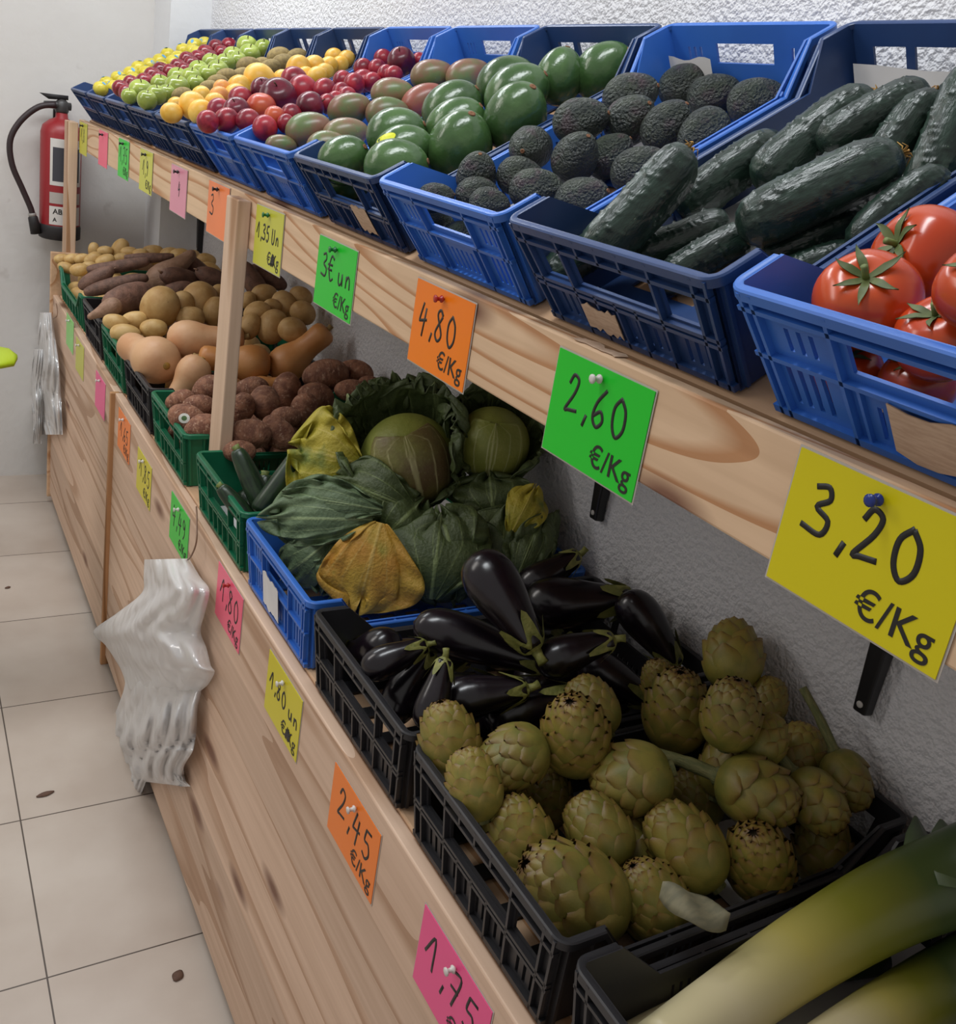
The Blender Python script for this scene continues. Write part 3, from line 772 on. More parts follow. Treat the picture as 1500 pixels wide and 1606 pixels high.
# ------------------------------------------------------------------ laying the produce down
PL_S = np.zeros((0, 4))       # spheres already lying there
COUNT = {}
def planes_for(ck, up):
    if up:
        o = np.array([.5936, UY(ck), H-.1813])
        ex = np.array([ct, 0, st]); ez = np.array([-st, 0, ct]); ey = np.array([0, 1., 0])
        P = [(ez, o+ez*.011), (-ex, o+ex*(CL-.012)), (-ey, o+ey*(CW-.010))]
        if ck in (3,): P = P[:2] + [(-ey, o+ey*(CW-.006))]
        return P
    o = np.array([.492, LY[ck], .8262])
    P = [(np.array([0, 0, 1.]), o+np.array([0, 0, .011])), (np.array([-1., 0, 0]), np.array([.975, 0, 0]))]
    if ck in YLIM: P.append((np.array([0, -1., 0]), np.array([0, LY[ck]+YLIM[ck], 0])))
    return P
YLIM = {'farpotato': .565, 'sweet': .335, 'potato': .335, 'butternut': .34, 'taro': .33, 'zucchini': .305, 'cabbage': .36, 'eggplant': .325, 'artichoke': .325}
def basis(u, v, ang, b, spin):
    a = rad(ang); b = rad(b)
    d = ray(u, v); f = d/np.linalg.norm(d); r_ = RIGHT-f*RIGHT.dot(f); r_ /= np.linalg.norm(r_); up = np.cross(r_, f)
    z = math.cos(b)*(math.cos(a)*r_+math.sin(a)*up)-math.sin(b)*f
    x = r_-z*r_.dot(z) if abs(r_.dot(z)) < .93 else up-z*up.dot(z); x /= np.linalg.norm(x); y = np.cross(z, x)
    R_ = np.stack([x, y, z], 1); c, s_ = math.cos(spin), math.sin(spin)
    return R_@np.array([[c, -s_, 0], [s_, c, 0], [0, 0, 1]])
PLACED = []
def add_item(kind, loc, R_, s, var=None, reg=True):
    global PL_S
    K = KIND[kind]; i = COUNT.get(kind, 0); COUNT[kind] = i+1
    V_ = K['var'][(i if var is None else var) % len(K['var'])]
    base = kind if kind not in NAMES else NAMES[kind]
    root = link(base, V_[0][1])
    M4 = Matrix([[R_[r_][c]*s for c in range(3)]+[loc[r_]] for r_ in range(3)]+[[0, 0, 0, 1]])
    root.matrix_world = M4
    for nm, me, mt, subs in V_[1:]:
        p = link(nm, me, root); p.matrix_local = mt
        for sn, sm, smt in subs: q = link(sn, sm, p); q.matrix_local = smt
    root['category'] = K['cat']
    sp_ = np.array(K['sph']); C = (R_@(sp_[:, :3].T*s)).T+loc
    if reg: PL_S = np.concatenate([PL_S, np.concatenate([C, sp_[:, 3:]*s], 1)])
    return root
NAMES = {'long_sweet_potato': 'sweet_potato', 'pale_sweet_potato': 'sweet_potato', 'pale_butternut_squash': 'butternut_squash', 'long_aubergine': 'aubergine',
         'loose_artichoke': 'artichoke', 'stemmed_artichoke': 'artichoke', 'long_stemmed_artichoke': 'artichoke', 'washed_potato': 'potato', 'red_mango': 'mango'}
def lay(kind, u, v, wpx, ang=0, b=0, ck=None, up=True, tol=1.02, spin=None, var=None, tmax=None, tlim=None):
    """slide an item away from the eye until it touches the crate or what already lies in it"""
    R_ = basis(u, v, ang, b, RNG.uniform(0, 6.28) if spin is None else spin)
    a = ray(u, v); k = wpx/2/F
    sp_ = np.array(KIND[kind]['sph']); off = (R_@sp_[:, :3].T).T*k; rho = sp_[:, 3]*k
    best = 1e9
    for n_, p0 in planes_for(ck, up):
        h = (p0-EYE).dot(n_)
        for o_, q in zip(off, rho):
            den = n_.dot(a+o_)-q*tol
            if h < 0 and den < -1e-9: best = min(best, h/den)
    wallh = -(WALLX-.006)
    for o_, q in zip(off, rho): best = min(best, (WALLX-.006)/(a[0]+o_[0]+q))
    if len(PL_S):
        Q = PL_S[:, :3]-EYE; Rs = PL_S[:, 3]
        for o_, q in zip(off, rho):
            d = a+o_; rr = q*tol
            A = d.dot(d)-rr*rr; B = -2*(Q@d)-2*rr*Rs*tol; C = (Q*Q).sum(1)-(Rs*tol)**2
            disc = B*B-4*A*C; ok = disc > 0
            if ok.any():
                t = (-B[ok]-np.sqrt(disc[ok]))/(2*A); t = t[t > .05]
                if len(t): best = min(best, t.min())
    if tlim: best = min(best, tlim)
    s = k*best
    return add_item(kind, EYE+a*best, R_, s, var), best, s
ORD = ['first', 'second', 'third', 'fourth', 'fifth', 'sixth', 'seventh', 'eighth', 'ninth', 'tenth', 'eleventh', 'twelfth', 'thirteenth', 'fourteenth', 'fifteenth']
SCALE = {'yellow_apple': 1.15, 'red_apple': 1.15, 'green_apple': 1.14, 'kiwi': 1.2, 'yellow_plum': 1.12, 'blush_plum': 1.12, 'red_plum': 1.12, 'dark_plum': 1.06, 'orange_plum': 1.06, 'mango': 1.06, 'red_mango': 1.06, 'artichoke': 1.04, 'avocado': 1.05}
def heap(items, ck, up, group, desc, rows, tol=1.02, sort=True, bury=0):
    """items: (kind, u, v, w, angle, tilt[, label]); drawn back to front; rows give each plain one its own label"""
    out = []
    items = [(i[0], i[1], i[2], i[3]*SCALE.get(i[0], 1), *i[4:]) for i in items]
    its = sorted(items, key=lambda i: (0 if (len(i) > 7 and i[7]) else 1, i[2])) if sort else items
    for it in its:
        o, t, s = lay(*it[:6], ck=ck, up=up, tol=tol)
        o['group'] = group; out.append((it, o, t, s))
    plain = [(it, o) for it, o, t, s in out if len(it) < 7 or not it[6]]
    for it, o, t, s in out:
        if len(it) > 6 and it[6]: o['label'] = it[6]
    plain.sort(key=lambda q: q[0][2]); n_ = len(plain)
    if n_:
        rows = max(1, min(rows, n_)); per = math.ceil(n_/rows); nr = math.ceil(n_/per)
        for k in range(nr):
            row = sorted(plain[k*per:(k+1)*per], key=lambda q: q[0][1])
            rn = 'front row' if k == nr-1 and nr > 1 else ('back row' if k == 0 else ORD[k]+' row from the back')
            for j, (it, o) in enumerate(row):
                ds = desc[it[0]] if isinstance(desc, dict) else desc
                o['label'] = f"{ds}, {ORD[j]} from the left, {rn}"
    print(group, len(out), 'radius %.3f..%.3f' % (min(x_[3] for x_ in out), max(x_[3] for x_ in out)), 'depth %.2f..%.2f' % (min(x_[2] for x_ in out), max(x_[2] for x_ in out)))
    return out
def fill(kind, ck, nx, ny, r_, group, label, lay_ax='x', x0=.03, x1=.45, z=None, two=False):
    """the buried layer that carries the heap"""
    for i in range(nx):
        for j in range(ny):
            x = .492+x0+(x1-x0)*(i+.5)/nx; y = LY[ck]+.018+(CW-.036 if ck != 'farpotato' else .46)*(j+.5)/ny
            th = RNG.uniform(0, 6.28)
            zax = np.array([math.cos(th)*.96, math.sin(th)*.96, .28*math.sin(3*th)]); zax /= np.linalg.norm(zax)
            if lay_ax == 'x': zax = np.array([.98, .1*math.sin(th), .0]); zax /= np.linalg.norm(zax)
            xa = np.cross([0, 0, 1.], zax); xa /= np.linalg.norm(xa); R_ = np.stack([xa, np.cross(zax, xa), zax], 1)
            zz = .8262+.0095+r_*1.05 if z is None else z
            o = add_item(kind, np.array([x, y, zz]), R_, r_)
            o['group'] = group; o['label'] = label
    if two: fill(kind, ck, nx-1 or 1, max(ny-1, 1), r_, group, label, lay_ax, x0+.03, x1-.03, .8262+.0095+r_*2.6)
# ---- upper slope, far to near
A = 'yellow_apple'
heap([(A, *p, 90, 20) for p in [(322, 70, 21), (306, 72, 21), (288, 80, 21), (303, 82, 21), (264, 88, 22), (280, 92, 21), (272, 99, 22), (252, 97, 22), (236, 103, 21), (254, 108, 21), (218, 108, 22), (230, 116, 22), (206, 117, 22), (186, 124, 22), (196, 131, 22), (168, 132, 21), (180, 138, 21), (158, 139, 20), (310, 84, 20), (210, 126, 21)]],
     10, True, 'yellow apples in the farthest crate', 'yellow apple with blue sticker', 5)
A = 'red_apple'
heap([(A, *p, 70, 20) for p in [(340, 75, 23), (360, 73, 24), (348, 84, 23), (323, 83, 23), (312, 92, 24), (294, 94, 23), (330, 91, 23), (301, 101, 23), (280, 105, 23), (290, 111, 23), (253, 111, 24), (268, 114, 24), (240, 120, 26), (250, 125, 24), (228, 129, 26), (206, 131, 23), (216, 137, 24), (190, 139, 24), (200, 146, 24)]],
     9, True, 'red apples', 'dark red apple', 5)
A = 'green_apple'
heap([(A, *p, 80, 25) for p in [(388, 73, 30), (414, 76, 26), (392, 86, 30), (366, 89, 28), (374, 96, 26), (354, 100, 28), (332, 99, 27), (342, 112, 31), (312, 111, 29), (326, 118, 28), (279, 122, 29), (300, 122, 28), (307, 132, 26), (278, 137, 34), (252, 133, 28), (221, 143, 33), (246, 149, 28), (231, 157, 28), (262, 147, 26), (203, 151, 22)]],
     8, True, 'green apples', 'shiny green apple', 5)
A = 'kiwi'
heap([(A, 438, 89, 24, 10, 0), (A, 466, 90, 22, 15, 0), (A, 444, 99, 23, 15, 0), (A, 390, 104, 24, 5, 0), (A, 410, 103, 20, 20, 0), (A, 424, 106, 21, 15, 0), (A, 356, 121, 22, 10, 0), (A, 379, 120, 22, 20, 0), (A, 328, 138, 20, 10, 0), (A, 286, 150, 21, 15, 0), (A, 400, 116, 21, 10, 0), (A, 342, 130, 21, 0, 0)],
     7, True, 'kiwis', 'brown fuzzy kiwi', 4)
A = 'yellow_plum'; B = 'blush_plum'
heap([(A, 524, 90, 25, 20, 20), (A, 544, 92, 23, 20, 20), (A, 534, 101, 23, 20, 20), (A, 516, 103, 25, 20, 20), (A, 493, 103, 29, 20, 20), (A, 468, 107, 34, 60, 20), (A, 498, 120, 27, 20, 20), (A, 442, 124, 25, 50, 20),
      (A, 408, 125, 44, 140, 10, 'largest yellow plum, beside the dark red plum'), (A, 375, 137, 33, 40, 20), (B, 348, 138, 23, 20, 20, 'peach-blushed small plum beside the larger yellow plum'), (A, 370, 148, 30, 20, 20), (B, 344, 151, 27, 20, 20, 'orange-blushed plum near the red plums'), (A, 316, 150, 26, 20, 20), (A, 337, 161, 27, 20, 20),
      (A, 303, 166, 38, 130, 10, 'large pale yellow plum near the front corner'), (A, 315, 176, 34, 40, 20), (A, 276, 165, 23, 20, 20), (A, 269, 177, 29, 0, 20), (A, 480, 118, 24, 0, 0), (A, 455, 130, 24, 0, 0), (A, 510, 113, 24, 0, 0)],
     6, True, 'yellow plums', 'small yellow plum', 5)
A = 'red_plum'; B = 'dark_plum'; C = 'orange_plum'
heap([(B, 630, 97, 43, 100, 40, 'big dark red plum highest at the back of the plum crate'), (A, 601, 93, 27, 90, 20), (A, 658, 95, 22, 90, 20), (A, 570, 108, 28, 90, 20), (A, 592, 108, 26, 90, 20), (A, 606, 116, 25, 90, 20), (A, 538, 127, 28, 90, 20), (A, 556, 132, 30, 90, 20), (A, 570, 127, 32, 20, 0), (A, 584, 129, 27, 30, 10),
      (A, 510, 143, 34, 90, 20), (A, 536, 145, 27, 90, 20), (A, 462, 126, 37, 150, 10), (A, 476, 142, 42, 130, 10, 'largest bright red plum in mid crate'), (B, 437, 153, 56, 95, 50, 'biggest dark plum with a stalk, mid crate'), (B, 412, 141, 36, 90, 40), (B, 487, 166, 42, 20, 10, 'dull purple oval plum touching the crate side'), (A, 514, 163, 27, 90, 20), (A, 527, 157, 24, 90, 20),
      (C, 410, 171, 45, 80, 20, 'large orange-red plum in front of the dark ones'), (C, 431, 184, 32, 80, 20, 'small orange-red plum tucked under the large one'), (A, 378, 157, 36, 90, 20), (B, 372, 175, 41, 100, 40, 'dusty dark plum left of the orange-red one'), (A, 344, 174, 34, 90, 20), (A, 326, 191, 31, 90, 20), (A, 356, 189, 35, 40, 20), (A, 416, 201, 35, 90, 20),
      (A, 449, 194, 26, 90, 20), (A, 457, 180, 30, 90, 20), (A, 390, 190, 34, 0, 0), (A, 545, 150, 25, 0, 0), (A, 618, 117, 25, 0, 0)],
     5, True, 'red plums', {'red_plum': 'small red plum', 'dark_plum': 'dark plum', 'orange_plum': 'orange plum'}, 6)
A = 'mango'; B = 'red_mango'
heap([(A, 678, 118, 48, 10, 10), (A, 735, 119, 50, 15, 0), (A, 616, 147, 48, 5, 10), (B, 664, 159, 54, 30, 5, 'reddest mango, lying between two green ones'), (A, 548, 172, 49, 20, 20), (A, 608, 178, 48, 5, 0), (A, 484, 203, 52, 15, 20), (A, 542, 210, 50, 10, 0), (A, 441, 228, 34, 0, 0), (A, 515, 232, 48, 5, 0)],
     4, True, 'mangoes', 'greenish brown mango', 4)
A = 'green_avocado'
gx = heap([(A, 878, 120, 76, 75, 0), (A, 948, 112, 86, 40, 20, 'highest green avocado, its stalk scar towards us'), (A, 795, 132, 84, 30, 10), (A, 812, 148, 92, 35, 15), (A, 810, 183, 98, 60, 30, 'biggest round green avocado in mid crate'), (A, 710, 172, 86, 40, 10), (A, 716, 200, 88, 40, 15), (A, 722, 232, 104, 70, 30, 'big round green avocado leaning on the crate side'),
      (A, 622, 211, 82, 20, 15), (A, 634, 236, 80, 20, 10, 'green avocado with a yellow sticker'), (A, 540, 250, 74, 30, 30), (A, 622, 262, 88, 10, 15, 'green avocado lowest at the front, below the stickered one'), (A, 545, 284, 66, 0, 0, 'green avocado seen through the crate handle hole', 1)],
     3, True, 'large green avocados', 'smooth green avocado', 3)
A = 'avocado'
heap([(A, 684, 352, 44, 0, 0, 'dark avocado seen through the blue crate handle hole', 1), (A, 722, 366, 40, 20, 0, 'smaller dark avocado low behind the handle hole', 1),
      (A, 990, 150, 68, 20, 20), (A, 1074, 133, 62, 25, 10), (A, 1120, 149, 62, 20, 10), (A, 1186, 158, 66, 18, 5), (A, 912, 189, 68, 15, 20), (A, 989, 187, 70, 40, 40), (A, 1047, 198, 68, 50, 20), (A, 1103, 209, 68, 215, 30), (A, 831, 233, 66, 200, 75, 'dark avocado showing its orange stalk scar'), (A, 904, 246, 68, 60, 40), (A, 957, 244, 60, 40, 5), (A, 1004, 266, 70, 25, 15),
      (A, 748, 274, 60, 80, 40), (A, 818, 278, 58, -10, 10), (A, 842, 297, 64, 5, 10), (A, 914, 314, 70, 20, 30), (A, 684, 310, 44, 10, 10), (A, 748, 304, 50, 10, 10), (A, 768, 320, 48, -5, 10)],
     2, True, 'dark avocados', 'dark pebbly avocado', 5)
A = 'cucumber'
heap([(A, 925, 395, 60, 30, -20, 'cucumber mostly hidden under the leaning one at the front', 1), (A, 1065, 378, 58, 20, -10, 'short cucumber end low in front of the leaning one', 1), (A, 1108, 402, 60, 30, -10, 'cucumber with a dried flower beside the tomato crate corner', 1),
      (A, 1272, 372, 64, 25, -20, 'cucumber lying just under the biggest one', 1), (A, 1272, 418, 56, 20, -10, 'cucumber lowest along the tomato crate side', 1),
      (A, 1146, 270, 70, 36, -25, 'long cucumber along the far crate side'), (A, 1274, 217, 80, 40, -25, 'thick cucumber in the second place from the far side, pale at its lower end'), (A, 1372, 180, 66, 30, -25, 'cucumber reaching highest at the back'), (A, 1400, 232, 72, 60, -20, 'cucumber with yellow dried flower behind the biggest one'),
      (A, 1490, 215, 86, 75, -20, 'cucumber cut by the right edge of the picture'), (A, 1405, 325, 66, 42, -25, 'cucumber beside the tomatoes, pebbly and pale'),
      (A, 1005, 327, 82, 48, -15, 'cucumber leaning over the front of its crate'), (A, 1285, 300, 94, 27, -15, 'biggest cucumber, lying on top of the others')],
     1, True, 'cucumbers', 'cucumber', 3, sort=False, tol=.99)
A = 'tomato'
heap([(A, 1330, 585, 110, 90, 40, 'tomato underneath, seen through the handle hole', 1), (A, 1440, 600, 120, 90, 40, 'tomato low at the right picture edge behind the label', 1),
      (A, 1445, 405, 166, 150, 38, 'tomato highest at the back, calyx turned left'), (A, 1360, 470, 166, 95, 52, 'tomato in front with its calyx towards us'), (A, 1480, 530, 150, 110, 40, 'tomato at the right picture edge, lower front'), (A, 1545, 450, 150, 110, 40, 'tomato barely in the picture at its right edge')],
     0, True, 'tomatoes', 'tomato', 1, sort=False)
# ---- lower shelf, far to near
fill('washed_potato', 'farpotato', 6, 7, .031, 'small potatoes buried at the far end', 'small potato buried under the others in the far green crate', 'r', two=True)
A = 'washed_potato'
heap([(A, *p) for p in [(147, 392, 17, 80, 0), (165, 394, 17, 0, 0), (188, 392, 26, 60, 0), (203, 396, 19, 0, 0), (221, 398, 17, 0, 0), (240, 396, 24, 0, 0), (267, 399, 22, 0, 0), (283, 400, 22, 0, 0), (299, 404, 22, 20, 0), (324, 408, 21, -15, 0), (96, 406, 16, 10, 0), (113, 406, 17, 10, 0), (128, 406, 16, 20, 0), (146, 406, 20, 30, 0), (165, 409, 21, 20, 0), (191, 405, 17, 0, 0), (210, 408, 18, 0, 0), (250, 408, 20, 0, 0), (293, 415, 24, 30, 0), (331, 424, 24, -30, 0), (310, 420, 22, 0, 0), (104, 420, 18, -20, 0), (124, 423, 20, 10, 0), (140, 418, 17, 0, 0)]],
     'farpotato', False, 'small potatoes at the far end', 'small pale potato in the far crate', 4)
fill('sweet_potato', 'sweet', 2, 4, .033, 'sweet potatoes buried under the heap', 'brown sweet potato buried under the others in the black crate', 'x', two=True)
A = 'sweet_potato'; B = 'long_sweet_potato'; C = 'pale_sweet_potato'
heap([(q[0], q[1], q[2], q[3]*1.15, *q[4:]) for q in [(B, 236, 405, 14, 2, 0, 'long thin sweet potato highest, against the small potatoes'), (B, 186, 418, 18, 9, 0, 'longest dark sweet potato lying along the heap top'), (B, 182, 446, 19, 14, 0, 'long sweet potato lying just below the longest one'), (A, 152, 437, 22, 30, 0, 'dark sweet potato at the aisle edge of its crate'),
      (A, 317, 431, 30, 130, 20, 'brown sweet potato beside the middle post, upper one'), (A, 289, 440, 34, 160, 40, 'dark round sweet potato right of the fat pale one'), (A, 340, 440, 26, 150, 20, 'sweet potato partly hidden by the middle post'), (C, 262, 432, 42, 40, 0, 'fat pale sweet potato tapering up to the right'), (A, 272, 457, 24, 20, 0, 'small sweet potato end under the fat pale one'),
      (C, 170, 484, 25, 205, 0, 'pale sweet potato end at the aisle rim'), (A, 200, 470, 40, 200, 50, 'dark sweet potato with its end towards us'), (A, 398, 444, 26, 120, 0, 'sweet potato right of the middle post, left one'), (A, 420, 436, 24, 150, 0, 'sweet potato end near the wall, right of the middle post')]],
     'sweet', False, 'sweet potatoes', 'sweet potato', 3)
fill('potato', 'potato', 5, 4, .034, 'potatoes buried under the heap', 'pale potato buried under the others in the middle green crate', 'r', two=True)
A = 'potato'; B = 'washed_potato'
heap([(q[0], q[1], q[2], q[3]*1.1, *q[4:]) for q in [(A, 251, 482, 54, 60, 40, 'roundest big potato, left of the two large ones'), (A, 312, 473, 50, 60, 0, 'large knobbly potato right of the round big one'), (A, 284, 479, 36, 60, 0), (A, 299, 499, 34, 0, 0), (B, 212, 502, 26, 5, 0), (B, 182, 506, 25, -15, 0), (B, 197, 524, 30, -8, 0), (B, 241, 515, 27, 0, 0), (A, 339, 489, 36, 80, 0), (A, 343, 462, 26, 60, 0),
      (A, 415, 462, 30, 5, 0), (A, 447, 479, 36, -60, 0), (A, 472, 465, 28, -30, 0), (A, 404, 491, 33, 20, 0), (A, 428, 512, 42, 65, 10), (A, 475, 491, 32, -40, 0), (A, 459, 519, 36, -30, 0), (A, 389, 471, 22, 60, 0), (A, 392, 512, 32, 60, 0), (A, 427, 481, 22, 0, 0)]],
     'potato', False, 'pale potatoes', {'potato': 'pale rough potato', 'washed_potato': 'smooth yellowish potato'}, 4)
fill('butternut_squash', 'butternut', 2, 2, .045, 'squashes buried under the others', 'butternut squash buried under the others in its black crate', 'x', x0=.06, x1=.40)
A = 'butternut_squash'; B = 'pale_butternut_squash'
heap([(B, 302, 533, 62, 3, 5, 'butternut squash lying sideways behind the middle post'), (B, 241, 563, 74, 150, -62, 'palest butternut squash with its blossom end towards us'), (A, 388, 570, 58, 172, 0, 'butternut squash whose bulb shows right of the middle post'), (A, 456, 566, 60, 40, 10, 'orange butternut squash nearest the wall, dark spot below'), (A, 412, 606, 34, 10, 0, 'butternut squash scrap showing above the taro roots'), (B, 300, 588, 52, 235, 0, 'butternut squash with its neck down behind the taro crate corner')],
     'butternut', False, 'butternut squashes', 'butternut squash', 2)
fill('taro_root', 'taro', 5, 3, .036, 'taro roots buried under the heap', 'brown taro root buried under the others in its green crate', 'r', two=True)
A = 'taro_root'
tx = heap([(A, p[0], p[1], p[2]*1.14, *p[3:]) for p in [(511, 588, 46, 10, 0), (559, 584, 36, -20, 10), (583, 607, 28, -30, 0), (550, 612, 32, 0, 0), (394, 611, 36, 10, 0), (449, 617, 42, 80, 10), (496, 622, 37, -15, 0), (475, 644, 38, 65, 10), (381, 640, 32, 80, 0), (448, 654, 30, 0, 0), (326, 610, 34, 30, 0), (283, 628, 30, 15, 0), (312, 637, 32, 5, 0), (318, 672, 38, 20, 0)]] +
     [(A, 415, 631, 50, -85, 60, 'taro root with dark dots and its end towards us'), (A, 437, 678, 46, -50, 0, 'taro root lowest right of the middle post'), (A, 391, 681, 50, 0, 10, 'round taro root at the foot of the middle post'), (A, 376, 708, 36, 0, 0, 'taro root end low behind the courgette crate rim'), (A, 294, 657, 44, -25, 10, 'taro root with a shiny round sticker')],
     'taro', False, 'brown taro roots', 'brown taro root', 5)
fill('courgette', 'zucchini', 2, 5, .022, 'courgettes lying at the bottom', 'courgette lying at the bottom of the green crate', 'x', x0=.04, x1=.45)
A = 'courgette'
heap([(A, 415, 800, 34, 90, 0, 'courgette low in the front of the green crate', 1), (A, 378, 800, 30, 130, 0, 'courgette in shade by the aisle end', 1), (A, 470, 790, 36, 40, 0, 'courgette half hidden under the cabbage leaf', 1), (A, 395, 755, 34, 114, 0, 'upright courgette at the aisle end of the green crate'), (A, 438, 760, 36, 56, 0, 'courgette slanting towards the cabbage, stalk up')],
     'zucchini', False, 'courgettes', 'courgette', 1, sort=False)
# ---- cabbages: a head and its outer leaves
VEIN = '#b9bb84'
M_chead = mat('cabbage_head', '#80883a', '#929646', scale=1.2, rough=.5, rnd=False, attr=('vein', [(.15, VEIN, 0), (.7, VEIN, .9)]), bump=.1, bscale=12)
M_cwrap = mat('cabbage_wrapper', '#7f7e3e', '#6b5838', scale=1.0, rough=.5, rnd=False, lo=.36, hi=.60, attr=('vein', [(.15, '#bdb884', 0), (.7, '#bdb884', .95)]), bump=.1, bscale=12)
M_cdark = mat('cabbage_dark_leaf', '#44522c', '#515f38', scale=2.2, rough=.5, attr=('vein', [(.2, '#7f8f5a', 0), (.75, '#8a9a64', .8)]), bump=.2, bscale=14)
M_cpale = mat('cabbage_pale_leaf', '#56694a', '#667a58', scale=2.2, rough=.55, attr=('vein', [(.2, '#93a474', 0), (.75, '#9aab7c', .7)]), bump=.2, bscale=14)
M_cyel = mat('cabbage_yellow_leaf', '#a0982c', '#b0a034', scale=1.2, rough=.55, attr=('vein', [(.2, '#c7b45a', 0), (.75, '#c9b660', .7)]), bump=.2, bscale=14, spots=(1.6, .54, '#6c7a34', .16))
M_corn = mat('cabbage_orange_leaf', '#c09c3a', '#bd8832', scale=1.0, rough=.55, attr=('vein', [(.2, '#d0b060', 0), (.75, '#d3b566', .6)]), bump=.2, bscale=14, spots=(1.6, .60, '#8f9238', .2))
def cleaf(az, M, p0=25, p1=120, W=1.0, R0=1.03, flare=.4, ruf=.06, seed=0, curl=0, nq=64, ns=48, label=None, droop=0):
    mb = MB(); vein = []; rows = []; rr = random.Random(seed); ph = [rr.uniform(0, 6.28) for _ in range(6)]
    for j in range(ns):
        s_ = j/(ns-1); phi = rad(p0+(p1-p0)*s_)
        wd = W*(.35+.65*math.sin(math.pi*min(.08+.62*s_, .62)))*(1 if s_ < .8 else math.sqrt(max(1-((s_-.8)/.22)**2, .02)))
        row = []
        for i in range(nq):
            q = -1+2*i/(nq-1)
            edge = max(abs(q)**3, s_**5)
            R_ = R0+flare*s_**1.8+ruf*edge*(math.sin(15*q+5*s_+ph[0])+.7*math.sin(27*s_*(1 if q > 0 else -1)+9*q+ph[1])+.4*math.sin(41*q+17*s_+ph[2])) - curl*edge
            R_ += .02*math.sin(5*q+ph[3])*math.sin(4*s_+ph[4])
            side = s_-.45*abs(q); fr = (abs(q)*3.1*(1-.25*s_)+.32+.10*math.sin(6*s_+seed)) % 1.0
            v1 = math.exp(-(q*wd/.025/(1.3-.8*s_))**2); v2 = math.exp(-((fr-.5)/.055)**2)*(1 if s_ > .04 else 0)*(1-.3*abs(q))*min(1, 1.6-s_)
            fr3 = (abs(q)*9-s_*5) % 1.0; v3 = .3*math.exp(-((fr3-.5)/.07)**2)*(s_ > .3)
            v = max(v1, v2*.8, v3); R_ += .012*max(v1, v2*.5)
            a = az/57.2958+q*wd/max(math.sin(phi), .55)
            zc = -math.cos(phi)*R_-droop*s_*s_
            row.append((math.sin(phi)*math.cos(a)*R_, math.sin(phi)*math.sin(a)*R_, zc)); vein.append(v)
        rows.append(row)
    mb.grid(rows); mb.at['vein'] = vein
    return mb.mesh('outer_leaf', M), label
def pleaf(cab, M, base, tip, hw, lift, seed=0, bulge=.5, ruf=.05, fan=1.0, label=None, nq=72, ns=56):
    """a leaf sheet of this cabbage from its base to its tip, bulging towards the viewer side"""
    t0, s0, o = cab; rr = random.Random(seed); ph = [rr.uniform(0, 6.28) for _ in range(6)]; rows = []; vein = []
    base = np.array(base, float); tip = np.array(tip, float); ax = tip-base; ln = np.linalg.norm(ax); ax /= ln; px_ = np.array([-ax[1], ax[0]])
    for j in range(ns):
        s_ = j/(ns-1); wd = (.16+.84*math.sin(math.pi/2*min(s_**fan/.72, 1))) if s_ < .72 else math.sqrt(max(1-((s_-.72)/.285)**2, .02)); row = []
        for i in range(nq):
            q = -1+2*i/(nq-1); edge = max(abs(q)**3, s_**6)
            wob = 1+edge*.15*(math.sin(9*q+3*s_+ph[0])+math.sin(17*q-5*s_*(1 if q > 0 else -1)+ph[1]))
            uv = base+ax*ln*s_*(1+.10*edge*math.sin(11*q+ph[2])-.04*q*q*s_)+px_*hw*wd*q*wob
            lf_ = lift+bulge*(.6*math.sin(math.pi*min(s_*1.05, 1))-.45*q*q*wd)-.35*bulge*s_**3+ruf*edge*(math.sin(15*q+5*s_+ph[3])+.7*math.sin(25*s_+9*q+ph[4]))*2
            side = s_-.40*abs(q); fr = (abs(q)*3.4*(1-.25*s_)+.30+.10*math.sin(6*s_+seed)) % 1.0
            v1 = math.exp(-(q*wd/.030/(1.3-.8*s_))**2); v2 = math.exp(-((fr-.5)/.055)**2)*min(1, 1.5-s_); v3 = .4*math.exp(-((((q*8+side*3) % 1.0)-.5)/.06)**2)*(abs(q) > .2)
            v = max(v1, .75*v2, v3); lf_ += .012*max(v1, .5*v2)
            row.append(tuple(EYE+ray(uv[0], uv[1])*(t0-s0*lf_))); vein.append(v)
        rows.append(row)
    inv = o.matrix_basis.inverted(); mb = MB(); mb.grid([[tuple(inv @ Vector(q)) for q in row] for row in rows]); mb.at['vein'] = vein
    q = mb.build('outer_leaf', M, o); md = q.modifiers.new('thickness', 'SOLIDIFY'); md.thickness = .015; md.offset = -1
    if label: q['label'] = label
def cabbage(u, v, w_, ang, b, leaves, label, head=M_chead, tlim=None, wrap=True, tol=.97):
    """leaves: list of cleaf() results; azimuth 0 right, 90 up, 180 left, 270 towards us"""
    mb = MB(); mb.lathe(egg(.97, 25), 40, lump(.02, .8, int(u)))
    mb.at['vein'] = [0.0]*len(mb.v)
    me = mb.mesh('cabbage', head)
    KIND['cabbage'] = dict(var=[[('cabbage', me, I4, [])]], sph=[(0, 0, 0, 1.06)], cat='cabbage')
    o, t, s = lay('cabbage', u, v, w_, ang, b, ck='cabbage', up=False, spin=0, tol=tol, tlim=tlim)
    for k, (lm, lb) in enumerate(leaves):
        q = link('outer_leaf', lm, o); md = q.modifiers.new('thickness', 'SOLIDIFY'); md.thickness = .015; md.offset = -1
        if lb: q['label'] = lb
    o['label'] = label; o['group'] = 'cabbages in the blue crate'
    return t, s, o
